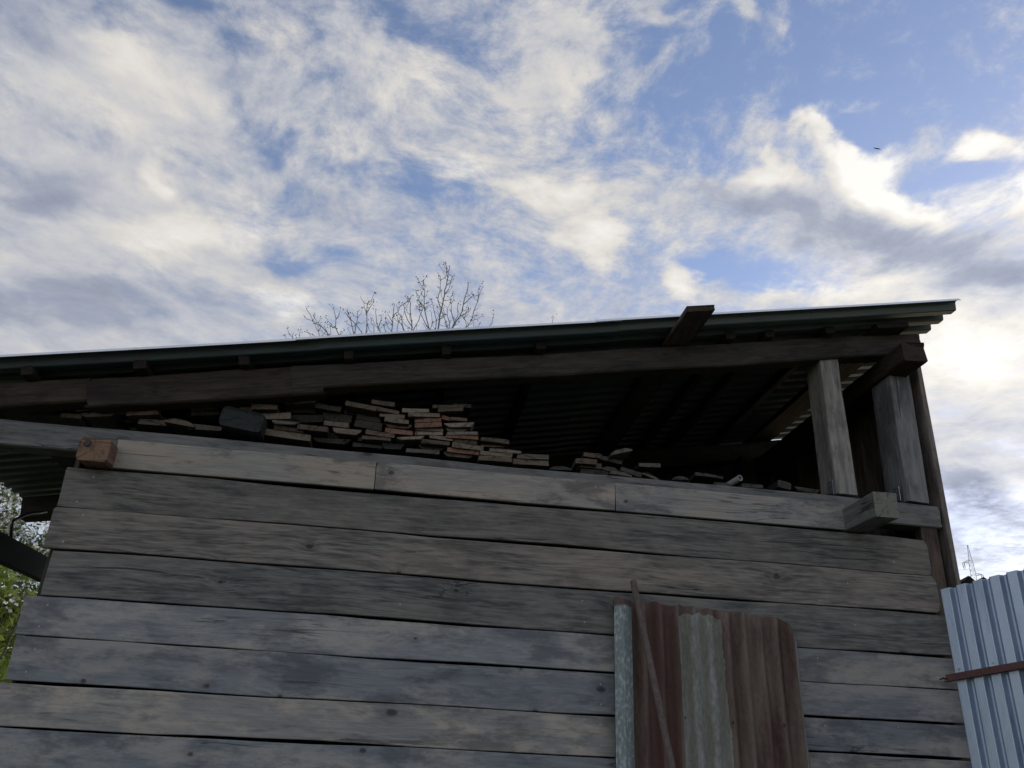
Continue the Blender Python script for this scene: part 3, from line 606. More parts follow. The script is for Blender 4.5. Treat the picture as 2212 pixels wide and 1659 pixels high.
# ------------------------------------------------------------------ boards stacked in the loft
GREY, DGREY, TAN, RED, BRN, DRK, BLU = (0.62, 0.63, 0.62), (0.32, 0.33, 0.33), (0.86, 0.81, 0.73), (0.98, 0.62, 0.52), (0.52, 0.45, 0.40), (0.20, 0.20, 0.20), (0.24, 0.28, 0.32)  # the dark tones include the shadow the stack sinks into
CN = {GREY: 'grey', DGREY: 'dark grey', TAN: 'tan', RED: 'reddish', BRN: 'brown', DRK: 'near-black', BLU: 'blue-grey'}
A, B, C4, D5 = (378, 810, .1953), (756, 810, .1953), (1134, 864, .3174), (0, 702, .3174)
BOARDS = [  # view, left x, left top, right x, right top, thickness, colour, section
 (A, 180, 335, 470, 320, 58, GREY, 'r'), (A, 180, 400, 490, 390, 55, DGREY, 'r'), (A, 530, 297, 838, 297, 50, BRN, 's'), (A, 850, 315, 1135, 318, 70, BRN, 'r'),
 (A, 715, 350, 1100, 345, 55, TAN, 'r'), (A, 930, 420, 1285, 415, 68, TAN, 'r'), (A, 1065, 490, 1375, 508, 45, GREY, 't'), (A, 155, 540, 520, 562, 68, GREY, 'r'),
 (A, 555, 570, 725, 585, 62, GREY, 'r'), (A, -40, 475, 230, 530, 50, BRN, 's'), (A, 1010, 590, 1510, 660, 72, TAN, 'r'), (A, 1100, 552, 1430, 596, 48, BRN, 'r'),
 (A, 1205, 265, 1555, 258, 56, GREY, 'r'), (A, 1555, 310, 1840, 355, 52, DGREY, 'r'), (A, 1360, 540, 1700, 575, 52, BRN, 'r'), (A, 1290, 440, 1640, 440, 85, DRK, 'r'),
 (A, 1640, 395, 1965, 440, 95, DGREY, 'r'), (A, 1650, 500, 1930, 528, 55, TAN, 'r'), (A, 1740, 575, 2065, 608, 62, TAN, 't'), (A, 1440, 612, 1815, 645, 60, DRK, 'r'),
 (A, 1520, 680, 1945, 715, 62, DGREY, 't'), (A, 1240, 330, 1560, 338, 90, DRK, 'r'),
 (B, -40, 272, 300, 345, 55, BRN, 'r'), (B, 240, 270, 500, 302, 55, BRN, 'r'), (B, 285, 342, 550, 388, 52, BRN, 'r'), (B, -60, 380, 300, 425, 48, DGREY, 'r'),
 (B, 330, 412, 610, 442, 46, TAN, 'r'), (B, 80, 432, 350, 478, 56, DGREY, 'r'), (B, 385, 462, 655, 500, 46, TAN, 'r'), (B, 60, 492, 365, 542, 78, DRK, 'r'),
 (B, 390, 515, 695, 540, 58, TAN, 't'), (B, 390, 585, 700, 612, 56, RED, 'r'), (B, 175, 602, 495, 648, 52, BRN, 'r'), (B, 575, 368, 875, 373, 44, TAN, 'r'),
 (B, 645, 414, 1000, 420, 48, TAN, 'r'), (B, 712, 480, 1005, 470, 50, RED, 'r'), (B, 716, 534, 1015, 520, 48, RED, 'r'), (B, 730, 562, 1035, 580, 46, TAN, 'r'),
 (B, 718, 624, 1028, 630, 38, TAN, 'r'), (B, 910, 332, 1255, 335, 40, BRN, 'r'), (B, 970, 374, 1250, 366, 40, BRN, 'r'), (B, 1140, 312, 1340, 328, 34, DGREY, 'r'),
 (B, 1018, 450, 1240, 502, 42, RED, 'r'), (B, 1118, 456, 1300, 470, 46, BRN, 'r'), (B, 1035, 530, 1375, 526, 48, TAN, 'T'), (B, 1060, 590, 1300, 592, 34, GREY, 't'),
 (B, 1075, 622, 1418, 620, 42, GREY, 'r'), (B, 1060, 650, 1420, 680, 44, RED, 'r'), (B, 1145, 706, 1405, 712, 58, BRN, 'r'), (B, 880, 662, 1140, 692, 42, TAN, 'r'),
 (B, 510, 682, 825, 666, 38, TAN, 't'), (B, 505, 716, 760, 718, 58, DGREY, 't'), (B, 790, 708, 1105, 736, 50, BRN, 'r'), (B, 760, 770, 1060, 794, 54, DGREY, 't'),
 (B, 1130, 752, 1480, 790, 48, TAN, 'r'), (B, 130, 664, 455, 692, 42, BRN, 'r'), (B, 90, 690, 345, 722, 42, DGREY, 'r'), (B, 30, 744, 360, 772, 50, BLU, 'r'),
 (B, 350, 750, 605, 762, 62, BLU, 't'), (B, 620, 810, 990, 830, 54, GREY, 'r'), (B, 1075, 808, 1430, 845, 46, RED, 'r'), (B, 1035, 846, 1370, 880, 48, GREY, 't'),
 (B, 1450, 682, 1765, 714, 56, BRN, 'r'), (B, 1448, 750, 1708, 760, 44, TAN, 'r'), (B, 1545, 800, 1895, 832, 46, TAN, 'r'), (B, 1438, 842, 1795, 872, 36, TAN, 'r'),
 (B, 1422, 884, 1792, 906, 58, BRN, 'r'), (B, 1848, 875, 2200, 886, 44, GREY, 'r'), (B, 1800, 926, 2200, 944, 62, BRN, 'r'),
 (C4, 165, 440, 320, 450, 28, BLU, 's'), (C4, 380, 460, 570, 476, 34, DRK, 'r'), (C4, 370, 432, 522, 437, 30, BRN, 'r'), (C4, 525, 430, 655, 466, 40, DGREY, 's'),
 (C4, 570, 476, 732, 496, 30, GREY, 's'), (C4, 345, 392, 490, 405, 34, BRN, 'r'), (C4, 400, 352, 520, 364, 32, BRN, 'r'), (C4, 490, 362, 665, 410, 34, DGREY, 'r'),
 (C4, 572, 352, 725, 316, 30, GREY, 's'), (C4, 660, 446, 800, 500, 34, DGREY, 'r'), (C4, 770, 430, 920, 430, 30, GREY, 'r'), (C4, 795, 480, 925, 532, 28, GREY, 's'),
 (C4, 1000, 514, 1110, 516, 28, DGREY, 's'), (C4, 1160, 484, 1350, 514, 26, DGREY, 'r'), (C4, 1285, 555, 1385, 560, 30, DGREY, 'r'), (C4, 1465, 568, 1620, 574, 30, DGREY, 'r'),
 (C4, 1720, 546, 1814, 566, 48, DGREY, 'r'), (C4, 1815, 590, 2008, 610, 32, DGREY, 't'),
 (D5, 10, 548, 200, 560, 38, DGREY, 's'), (D5, 200, 590, 430, 604, 26, DGREY, 'r'), (D5, 495, 558, 690, 548, 34, BRN, 't'), (D5, 550, 596, 800, 586, 36, GREY, 't'),
 (D5, 858, 592, 1075, 580, 30, BRN, 'r'), (D5, 945, 638, 1250, 655, 38, GREY, 'r'), (D5, 1130, 625, 1330, 662, 34, BRN, 's'), (D5, 420, 600, 560, 610, 30, BRN, 'r'),
]
def section_of(kind, w, h, r):
    if kind == 's':
        return [(w*(0.5+0.5*math.cos(a)), h*max(0.0, math.sin(a))) for a in np.linspace(math.pi, 0, 9)][::-1]
    if kind == 't': return [(w*0.06, h*0.45), (w*0.16, 0), (w*0.84, 0), (w*0.95, h*0.4), (w, h*0.9), (w-0.003, h), (0.003, h), (0, h*0.88)]
    if kind == 'T': return [(w*0.12, 0), (w*0.80, 0), (w, h*0.93), (w, h), (0.0, h), (0, h*0.9)]
    c = 0.002
    j = lambda: r.uniform(-0.0015, 0.0015)
    return [(c, j()), (w*0.5, j()), (w-c, j()), (w, c+j()), (w, h-c+j()), (w-c, h+j()), (w*0.5, h+j()), (c, h+j()), (0, h-c), (0, c)]
stack = []
for i, (vw, xl, yl, xr, yr, th, colr, kind) in enumerate(BOARDS):
    r = random.Random(900+i); ox, oy, s = vw
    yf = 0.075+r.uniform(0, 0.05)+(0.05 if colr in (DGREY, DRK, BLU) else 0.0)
    if vw is C4: yf = 0.06+r.uniform(0, 0.06)
    TL, TR = PY(ox+xl*s, oy+yl*s, yf), PY(ox+xr*s, oy+yr*s, yf); BL = PY(ox+xl*s, oy+(yl+th)*s, yf)
    h = abs(TL[2]-BL[2])*0.97; wv = TR-TL; w = float(np.linalg.norm(wv)); ux = wv/w; upv = np.array([-ux[2], 0, ux[0]])
    org = TR-upv*h
    yaw = r.uniform(-0.05, 0.05)+(0.25*r.uniform(-1, 1) if vw is C4 else 0.0)
    ax = np.array([math.sin(yaw), math.cos(yaw), r.uniform(-0.012, 0.004)]); ax -= upv*np.dot(ax, upv)*0.0
    if vw is D5 : Lb = 1.0
    else: Lb = r.uniform(1.15, 1.5)
    if vw is C4: Lb = r.uniform(0.55, 1.1)
    ax = ax/np.linalg.norm(ax); ay = -ux
    m = timber_mesh(Lb, w, h, n=4, wob=0.0012, seed=900+i, section=section_of(kind, w, h, r), endcut=0.006, rag=0.002)
    mw = Matrix([[ax[k], ay[k], upv[k], float(org[k])] for k in range(3)]+[[0, 0, 0, 1]])
    jit = r.uniform(0.70, 1.05)*(0.85 if vw is A else 1.0)*(0.9 if vw is C4 else 1.0)*(1.15 if vw is D5 else 1.0)  # left end of the stack darkened by colour for its shadow
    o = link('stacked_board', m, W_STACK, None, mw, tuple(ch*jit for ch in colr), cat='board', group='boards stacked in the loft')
    stack.append((o, float(TL[0]), float((TL[2]+TR[2])/2-2.89), colr, kind, vw))
ORD = ['first', 'second', 'third', 'fourth', 'fifth', 'sixth', 'seventh', 'eighth', 'ninth', 'tenth', 'eleventh', 'twelfth', 'thirteenth', 'fourteenth', 'fifteenth']
piles = {}
for it in stack:
    nm = 'the low pile' if it[5] is D5 else ('the right-hand heap' if it[5] is C4 else ('the tall stack' if it[5] is B else 'the stack left end'))
    row = max(0, int(it[2]/0.034)); piles.setdefault((nm, min(row, 9)), []).append(it)
for (nm, row), its in piles.items():
    its.sort(key=lambda q_: q_[1])
    for k, it in enumerate(its):
        kd = {'s': 'rounded slab', 't': 'waney-edged board', 'T': 'tapered board', 'r': 'sawn board'}[it[4]]
        it[0]['label'] = f"{CN[it[3]]} {kd}, {ORD[min(k, 14)]} from left in {ORD[row]} layer of {nm}"
# squared dark timber that sticks out of the stack
p = [PY(378+x_*.1953, 810+y_*.1953, -0.02) for x_, y_ in ((522, 372), (985, 442), (520, 488))]
ux = (p[1]-p[0]); w = np.linalg.norm(ux); ux /= w; h = 0.088; upv = np.array([-ux[2], 0, ux[0]])
ax = np.array([-0.10, 1, 0.10]); ax /= np.linalg.norm(ax)
m = timber_mesh(0.75, w, h, n=4, wob=0.003, seed=444, section=rect_section(w, h, 0.012), rag=0.004)
link('square_timber', m, W_BEAM, None, Matrix([[ax[k], -ux[k], upv[k], float((p[1]-upv*h)[k])] for k in range(3)]+[[0, 0, 0, 1]]), (0.13, 0.15, 0.175), 'thick blackened squared timber jutting out of the stacked boards', 'timber')
# hollow pipe lying among the boards
c0 = PY(1134+1465*.3174, 864+530*.3174, 0.05); ad = np.array([-0.30, 1.0, -0.12]); ad /= np.linalg.norm(ad)
vs, fs = [], []; k = 16; a_ = np.cross(ad, (0, 0, 1)); a_ /= np.linalg.norm(a_); b_ = np.cross(a_, ad)
for (R_, L_) in ((0.0155, 0.0), (0.0155, 0.7), (0.0118, 0.7), (0.0118, 0.0)):
    for j in range(k):
        t = 2*math.pi*j/k; vs.append(c0+ad*L_+R_*(math.cos(t)*a_+math.sin(t)*b_))
for i in range(4):
    for j in range(k): fs.append((i*k+j, i*k+(j+1) % k, ((i+1) % 4)*k+(j+1) % k, ((i+1) % 4)*k+j))
link('metal_pipe', mesh_of('metal_pipe', vs, fs), M_PIPE, None, None, None, 'short hollow grey pipe lying among the loose boards in the loft', 'pipe')

# ------------------------------------------------------------------ rusty sheet, strip and rod against the wall
def rusty_sheet():
    W0, nu, nv = 0.842, 150, 44; vs, fs = [], []; T = 0.0012
    H = 2.287
    for s in (0, 1):
        for j in range(nv+1):
            for i in range(nu+1):
                u = i/nu
                top = H-0.042*u+0.004*math.sin(u*38)+0.003*math.sin(u*91+1)
                if u > 0.93: top -= 0.095*((u-0.93)/0.07)**1.6
                z = 0.02+(top-0.02)*j/nv
                xr = W0+0.004*math.sin(z*9)+0.002*math.sin(z*31)
                x_ = u*xr
                sn = math.sin(2*math.pi*x_/0.0765+0.6); dep = 0.0125*math.copysign(abs(sn)**0.8, sn)
                dep *= 1.0 if x_ > 0.02 else 0.5
                bow = -0.012*math.sin(math.pi*u)+0.004*math.sin(z*2.2+u*4)
                lean = -0.030-0.05*(2.29-z)/2.29
                vs.append((x_, lean+dep+bow-s*T, z))
    off = (nu+1)*(nv+1)
    for j in range(nv):
        for i in range(nu):
            a = j*(nu+1)+i
            fs.append((a, a+nu+1, a+nu+2, a+1)); fs.append((off+a, off+a+1, off+a+nu+2, off+a+nu+1))
    for i in range(nu):
        a = nv*(nu+1)+i; fs.append((a, off+a, off+a+1, a+1))
    for j in range(nv):
        for a in (j*(nu+1), j*(nu+1)+nu):
            fs.append((a, a+nu+1, off+a+nu+1, off+a))
    return mesh_of('rusty_sheet', vs, fs, True)
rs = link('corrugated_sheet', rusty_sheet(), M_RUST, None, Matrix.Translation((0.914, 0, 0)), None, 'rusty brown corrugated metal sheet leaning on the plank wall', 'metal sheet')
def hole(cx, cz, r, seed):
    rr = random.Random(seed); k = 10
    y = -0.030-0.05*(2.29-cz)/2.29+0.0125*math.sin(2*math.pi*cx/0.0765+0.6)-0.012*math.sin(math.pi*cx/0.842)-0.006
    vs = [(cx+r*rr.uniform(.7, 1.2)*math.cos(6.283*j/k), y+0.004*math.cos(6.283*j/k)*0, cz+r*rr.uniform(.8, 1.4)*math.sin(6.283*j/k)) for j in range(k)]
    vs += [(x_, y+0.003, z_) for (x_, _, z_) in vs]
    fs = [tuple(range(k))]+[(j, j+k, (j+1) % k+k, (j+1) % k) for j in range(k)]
    link('nail_hole_disc', mesh_of('nail_hole_disc', vs, fs), M_CABLE, rs)  # black disc on the sheet stands in for the dark inside a hole
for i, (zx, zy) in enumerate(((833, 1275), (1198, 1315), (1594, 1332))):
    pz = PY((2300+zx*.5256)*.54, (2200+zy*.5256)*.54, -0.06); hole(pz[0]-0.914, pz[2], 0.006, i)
vs, fs = [], []
nv = 30
for s in (0, 1):
    for j in range(nv+1):
        z = 0.015+(2.288-0.015)*j/nv
        fl = max(0, (z-2.235)/0.055)
        x0 = 0.0+0.012*min(1, fl*2)-(0.010*max(0, fl-0.55)*2 if fl > .55 else 0)
        for (x_, y_) in ((x0, 0.006), (0.012+x0*.5, -0.002), (0.036, -0.010), (0.040, -0.012), (0.062, -0.006), (0.078, 0.004)):
            zz = z-0.012*x_/0.078*(j == nv)+(0.006*math.sin(x_*160) if j == nv else 0)
            vs.append((x_, -0.044-0.05*(2.29-z)/2.29+y_-s*0.001-0.01, zz))
off = 6*(nv+1)
for j in range(nv):
    for i in range(5):
        a = j*6+i; fs.append((a, a+6, a+7, a+1)); fs.append((off+a, off+a+1, off+a+7, off+a+6))
    fs.append((j*6, off+j*6, off+j*6+6, j*6+6)); fs.append((j*6+5, j*6+11, off+j*6+11, off+j*6+5))
for i in range(5): a = nv*6+i; fs.append((a, off+a, off+a+1, a+1))
link('metal_strip', mesh_of('metal_strip', vs, fs), M_STRIP, None, Matrix.Translation((0.911, 0, 0)), None, 'narrow galvanised metal strip standing at the left edge of the rusty sheet', 'metal strip')
pt, pm = PY(1368, 1256, -0.065), PY(1452, 1659, -0.22); dv = (pm-pt)/(pt[2]-pm[2]); pb = pt+dv*(pt[2]-0.01)
rod = thing('metal_rod', 'long thin rusty pipe leaning across the rusty sheet', 'pipe', tuple(pb))
pts = [pb+(pt-pb)*t for t in np.linspace(0, 1, 9)]
pts = [q_-pb for q_ in pts]
vs, fs = tube_data(pts, [0.0145]*9, 14, cap=False); 
vs2, fs2 = tube_data(pts[::-1], [0.0115]*9, 14, vs, fs, cap=False)
nn = len(pts)*14
for j in range(14):
    pass
link('pipe_body', mesh_of('pipe_body', vs, fs, True), M_ROD, rod)
dt = (pt-pb); dt /= np.linalg.norm(dt)
vs, fs = tube_data([dt*(np.linalg.norm(pt-pb)-0.004), dt*(np.linalg.norm(pt-pb)+0.002), dt*(np.linalg.norm(pt-pb)+0.006)], [0.0142, 0.0138, 0.009], 14)
link('pipe_cap', mesh_of('pipe_cap', vs, fs, True), M_ROD, rod)

# ------------------------------------------------------------------ sheet-metal fence on the right
FA = np.array([2.502, -0.05, 0.0]); th = math.radians(30.0); FD = np.array([math.sin(th), -math.cos(th), 0.0]); FN = np.array([-math.cos(th), -math.sin(th), 0.0])
fence = thing('metal_fence', 'new galvanised trapezoidal sheet fence meeting the shed on the right', 'fence', (0, 0, 0))
def fence_sheet(t0, n, ztop, name):
    pr = []
    for i in range(n):
        for (u, d_) in ((0.0, 0.97), (0.003, 1.03), (0.039, 1.03), (0.042, 0.97), (0.049, 0.08), (0.051, 0.0), (0.058, 0.0), (0.061, 0.06)):
            pr.append((t0+i*0.075+u, d_))
    pr.append((t0+n*0.075, 0.97)); nz_ = 16; vs, fs = [], []; k = len(pr); T = 0.0008
    for s in (0, 1):
        for j in range(nz_+1):
            for (t, d_) in pr:
                zt = ztop+0.125*t
                z = 0.03+(zt-0.03)*j/nz_
                g = 0.029*d_+0.002*math.sin(z*3+t*5)
                q_ = FA+FD*t+FN*(g+s*T); vs.append((q_[0], q_[1], z))
    off = (nz_+1)*k
    for j in range(nz_):
        for i in range(k-1):
            a = j*k+i; fs.append((a, a+1, a+k+1, a+k)); fs.append((off+a, off+a+k, off+a+k+1, off+a+1))
        for a in (j*k, j*k+k-1): fs.append((a, a+k, off+a+k, off+a))
    for i in range(k-1): a = nz_*k+i; fs.append((a, a+1, off+a+1, off+a))
    return link(name, mesh_of(name, vs, fs), M_FENCE, fence)
fence_sheet(-0.004, 15, 2.43, 'fence_sheet')
fence_sheet(1.135, 15, 2.43, 'fence_sheet')
def rail(z, t0, t1):
    p = FA+FD*t0+FN*0.046; p[2] = z
    vs = []; fs = []
    # angle iron: a flat leg against the sheet and one standing out below
    sec = [(0.0, 0.0), (0.028, 0.0), (0.028, 0.004), (0.004, 0.004), (0.004, 0.032), (0.0, 0.032)]
    for t in np.linspace(t0, t1, 12):
        for (o_, h_) in sec:
            q_ = FA+FD*t+FN*(0.0325+o_); vs.append((q_[0], q_[1], z+0.115*(t-t0)+h_+0.002*math.sin(t*5)))
    k = len(sec)
    for i in range(11):
        for j in range(k): fs.append((i*k+j, i*k+(j+1) % k, (i+1)*k+(j+1) % k, (i+1)*k+j))
    fs.append(tuple(range(k))); fs.append(tuple(reversed(range(11*k, 12*k))))
    return link('rail', mesh_of('rail', vs, fs), M_RAIL, fence)
rl = rail(2.022, -0.045, 2.2)
rail(0.5, -0.04, 2.2)
hp = [FA+FD*(-0.04)+FN*0.03+np.array([0, 0, 2.035]), FA+FD*(-0.05)+FN*0.055+np.array([0, 0, 2.038]), FA+FD*(-0.055)+FN*0.075+np.array([0, 0, 2.03])]
vs, fs = tube_data(hp, [0.004, 0.004, 0.003], 6); link('tie_wire', mesh_of('tie_wire', vs, fs), M_CABLE, rl)
for i in range(8):
    q_ = FA+FD*(0.017+i*0.15)+FN*0.0318
    link('screw', SCREW, M_SCREW, rl, Matrix.Translation((q_[0], q_[1], 2.075+0.125*i*0.15)) @ Matrix.Rotation(-math.radians(60), 4, 'Z') @ Matrix.Scale(1.3, 4))
for t in (1.15, 2.15):
    p = FA+FD*t-FN*0.03
    timber('fence_post', (p[0], p[1], 0), (0, 0, 1), (1, 0, 0), 2.3, 0.05, 0.05, M_RAIL, fence, n=2, seed=5)

# ------------------------------------------------------------------ dark corrugated lean-to roof behind the fence
lean = thing('lean_to', 'low lean-to with a dark corrugated roof just visible over the fence', 'lean-to', (0, 0, 0))
e0 = PY(2075, 1252, 0.75)
vs, fs = [], []; nu = 90
for s in (0, 1):
    for (dy, dz) in ((0.0, 0.0), (1.2, -0.16)):
        for i in range(nu+1):
            x_ = e0[0]-0.2+i*0.9/nu*1.4
            vs.append((x_, 0.75+dy, e0[2]+0.010+dz+0.017*math.cos(2*math.pi*(x_-e0[0]+0.035)/0.092)-s*0.005))
k = nu+1
for i in range(nu):
    fs.append((i, i+1, i+1+k, i+k)); fs.append((2*k+i, 3*k+i, 3*k+i+1, 2*k+i+1)); fs.append((i, 2*k+i, 2*k+i+1, i+1))
link('roof_sheet', mesh_of('lean_to_roof', vs, fs, True), M_FIBRE, lean)
timber('roof_batten', (e0[0]-0.15, 0.775, e0[2]-0.085), (1, 0, 0), (0, 0, 1), 1.2, 0.04, 0.055, W_ROOF, lean, n=3, seed=3)
for dx in (0.05, 1.0):
    timber('post', (e0[0]+dx-0.1, 0.86, 0.0), (0, 0, 1), (1, 0, 0), e0[2]-0.086, 0.06, 0.06, W_ROOF, lean, n=3, seed=4)

# ------------------------------------------------------------------ pylon and wires
PYD = 250.0
top = PD(2090.0, 1177.5, PYD/math.cos(math.radians(13.3)))
base = np.array([top[0], top[1], 0.0]); Hh = top[2]
pyl = thing('power_pylon', 'distant steel lattice power pylon above the fence', 'pylon', tuple(base))
rgt = np.array([math.cos(math.radians(37)), -math.sin(math.radians(37)), 0]); dpt = np.array([rgt[1]*-1, rgt[0], 0])
def half_w(z):
    d_ = Hh-z
    return 0.06+d_*0.085 if d_ < 5.6 else 0.53+(d_-5.6)*0.03
def corner(z, i):
    w_ = half_w(z); sx, sy = ((-1, -1), (1, -1), (1, 1), (-1, 1))[i]
    return rgt*w_*sx+dpt*w_*sy+np.array([0, 0, z])
vs, fs = [], []
lv = [Hh-d_ for d_ in (0, 1.4, 2.8, 4.2, 5.6, 6.9, 8.2, 9.5, 10.8, 12.1, 13.4, 14.8, 16.4, 18, 20, 23, 27, 32, 38, 45, 52, Hh-0.1)]
for a_, b_ in zip(lv[:-1], lv[1:]):
    for i in range(4):
        tube_data([corner(a_, i), corner(b_, i)], [0.062]*2, 4, vs, fs)
        tube_data([corner(a_, i), corner(b_, (i+1) % 4)], [0.042]*2, 4, vs, fs)
        tube_data([corner(b_, i), corner(b_, (i+1) % 4)], [0.038]*2, 4, vs, fs)
link('lattice_mast', mesh_of('lattice_mast', vs, fs), M_STEEL, pyl)
wire_ends = []
for (d_, sd_, ln) in ((4.5, -1, 1.35), (8.0, 1, 1.45), (10.9, -1, 1.75)):
    z_ = Hh-d_; w_ = half_w(z_); tip = rgt*sd_*(w_+ln)+np.array([0, 0, z_-0.1]); vs, fs = [], []
    for dd in (-1, 1):
        tube_data([rgt*sd_*w_+dpt*w_*dd+np.array([0, 0, z_+0.35]), tip], [0.06, 0.05], 4, vs, fs)
        tube_data([rgt*sd_*w_+dpt*w_*dd+np.array([0, 0, z_-0.35]), tip], [0.06, 0.05], 4, vs, fs)
    arm = link('cross_arm', mesh_of('cross_arm', vs, fs), M_STEEL, pyl)
    for off_ in (-0.19, 0.19):
        p0_ = tip+rgt*off_; pts = [p0_+np.array([0, 0, -0.15-1.35*t]) for t in np.linspace(0, 1, 7)]
        vs, fs = tube_data(pts, [0.07, 0.085, 0.085, 0.085, 0.085, 0.085, 0.06], 6)
        link('insulator', mesh_of('insulator', vs, fs), M_INSUL, arm)
    vs, fs = tube_data([tip+rgt*-0.26+np.array([0, 0, -0.1]), tip+rgt*0.26+np.array([0, 0, -0.1])], [0.06]*2, 4)
    tube_data([tip+rgt*-0.22+np.array([0, 0, -1.55]), tip+rgt*0.22+np.array([0, 0, -1.55])], [0.05]*2, 4, vs, fs)
    tube_data([tip+np.array([0, 0, -1.55]), tip+np.array([0, 0, -1.95])], [0.05]*2, 4, vs, fs)
    link('yoke', mesh_of('yoke', vs, fs), M_STEEL, arm)
    wire_ends.append(base+tip+np.array([0, 0, -1.9]))
wire_ends.append(top)
WL = ['upper left conductor wire of the pylon', 'right hand conductor wire of the pylon', 'lower left conductor wire of the pylon', 'thin earth wire from the tip of the pylon']
for e_, wl in zip(wire_ends, WL):
    pts = []
    for t in np.linspace(-1, 1, 41):
        run = 300*t; dirv = np.array([0.93, -0.36, 0]); sg_ = 11*((abs(t))**2-2*abs(t))
        pts.append(e_+dirv*run+np.array([0, 0, sg_]))
    vs, fs = tube_data(pts, [0.022]*41, 4)
    link('power_wire', mesh_of('power_wire', vs, fs), M_STEEL, None, None, None, wl+' against the clouds', 'wire', 'wires of the pylon')

# ------------------------------------------------------------------ bird
bc = PD(1894.5, 321, 70.0); bird = thing('bird', 'small dark bird gliding far off beside the cumulus cloud', 'bird', tuple(bc))
vs, fs = tube_data([rgt*-0.11+np.array([0, 0, 0]), rgt*-0.07, rgt*0, rgt*0.08, rgt*0.15], [0.008, 0.03, 0.036, 0.02, 0.006], 8)
link('body', mesh_of('bird_body', vs, fs, True), M_BIRD, bird)
for sgn in (-1, 1):
    dv = dpt*sgn*0.25+rgt*sgn*0.26
    vs = [rgt*-0.05, rgt*0.06, dv*0.5+rgt*0.05+np.array([0, 0, .012]), dv+rgt*0.0, dv*0.5-rgt*0.06+np.array([0, 0, .012])]
    vs = vs+[v_-np.array([0, 0, 0.012]) for v_ in vs]
    fs = [(0, 1, 2, 3, 4), (9, 8, 7, 6, 5)]+[(j, j+5, (j+1) % 5+5, (j+1) % 5) for j in range(5)]
    link('wing', mesh_of('wing', vs, fs), M_BIRD, bird)

# ------------------------------------------------------------------ bare budding tree behind the roof
TY = 7.0
Z4 = lambda x_, y_, Y: PY(594+x_*.2930, 540+y_*.2930, Y)
BR = [
 (9, [(1190, 700), (1200, 600), (1215, 480), (1235, 400), (1250, 330), (1265, 260), (1275, 200), (1265, 140), (1252, 95)]),
 (4, [(1225, 430), (1205, 330), (1218, 260), (1220, 190)]), (4, [(1255, 320), (1290, 260), (1308, 195)]), (3, [(1215, 310), (1192, 265)]), (3, [(1270, 230), (1280, 145)]),
 (6, [(1165, 700), (1140, 590), (1105, 450), (1100, 400), (1105, 300), (1085, 270), (1045, 200)]), (4, [(1100, 270), (1120, 190)]), (4, [(1110, 440), (1060, 370), (1080, 320)]),
 (4, [(1140, 590), (1080, 480), (1045, 420)]), (6, [(1040, 690), (1010, 590), (1000, 480), (1000, 390), (980, 345)]), (4, [(1015, 570), (960, 470), (950, 400)]),
 (4, [(1020, 590), (1060, 520), (1085, 450), (1080, 400)]), (6, [(880, 700), (860, 600), (870, 500), (880, 400)]), (4, [(870, 540), (830, 470)]), (4, [(875, 480), (920, 420), (950, 395)]),
 (5, [(800, 700), (780, 610), (750, 540), (740, 440)]), (4, [(760, 580), (790, 475)]), (5, [(670, 700), (670, 615), (678, 500), (680, 400), (692, 370)]), (4, [(680, 460), (722, 390)]),
 (4, [(678, 480), (655, 410)]), (5, [(610, 700), (580, 615), (560, 520), (520, 460)]), (4, [(590, 600), (610, 500), (618, 445)]), (4, [(660, 640), (590, 540), (555, 500)]),
 (5, [(490, 710), (470, 625), (450, 510), (430, 420)]), (4, [(460, 580), (390, 545)]), (5, [(450, 710), (400, 630), (340, 560), (280, 520), (230, 430)]), (4, [(390, 620), (360, 555)]),
 (9, [(1260, 700), (1300, 600), (1340, 520), (1380, 450), (1400, 350), (1425, 245)]), (4, [(1390, 400), (1430, 360), (1465, 340)]), (4, [(1330, 550), (1300, 450), (1290, 350)]),
 (6, [(1330, 690), (1370, 595), (1450, 520), (1495, 380), (1535, 265)]), (4, [(1495, 380), (1500, 300)]), (4, [(1440, 520), (1490, 475)]), (4, [(1540, 680), (1570, 590), (1600, 540), (1615, 475)]),
 (3, [(2040, 620), (2045, 540), (2055, 490)]), (5, [(1290, 620), (1310, 560), (1350, 480), (1350, 390)]), (4, [(1280, 640), (1250, 500), (1230, 450)]), (3, [(300, 680), (290, 632), (240, 605)]),
 (3, [(120, 720), (130, 645), (138, 610)]), (3, [(180, 720), (180, 640), (188, 585)]), (5, [(960, 700), (955, 600), (935, 500), (920, 470)]), (4, [(720, 680), (730, 560), (705, 520)]),
 (4, [(1120, 660), (1160, 540), (1150, 450)]), (4, [(1395, 640), (1410, 560), (1395, 500), (1425, 430)]), (3, [(1470, 640), (1468, 530)]), (3, [(1495, 640), (1508, 535)]), (5, [(1180, 640), (1190, 520), (1160, 380)]),
 (4, [(1290, 600), (1270, 480), (1300, 380)]), (3, [(810, 640), (800, 560), (830, 540)]), (3, [(900, 640), (910, 530), (900, 480)]), (3, [(330, 690), (320, 600), (325, 560)]),
]
trb = random.Random(4)
crown_c = Z4(1215, 980, TY); base_t = np.array([crown_c[0], TY, 0.0])
tree = thing('bare_tree', 'leafless budding tree rising behind the metal roof', 'tree', tuple(base_t))
fork = np.array([0, 0, crown_c[2]-1.2])
vs, fs = tube_data([np.array([0, 0, 0.0]), np.array([0.02, 0, 1.0]), np.array([-0.03, 0.02, 2.2]), fork], [0.17, 0.14, 0.12, 0.10], 10)
link('trunk', mesh_of('trunk', vs, fs, True), M_BARK, tree)
hubs = []
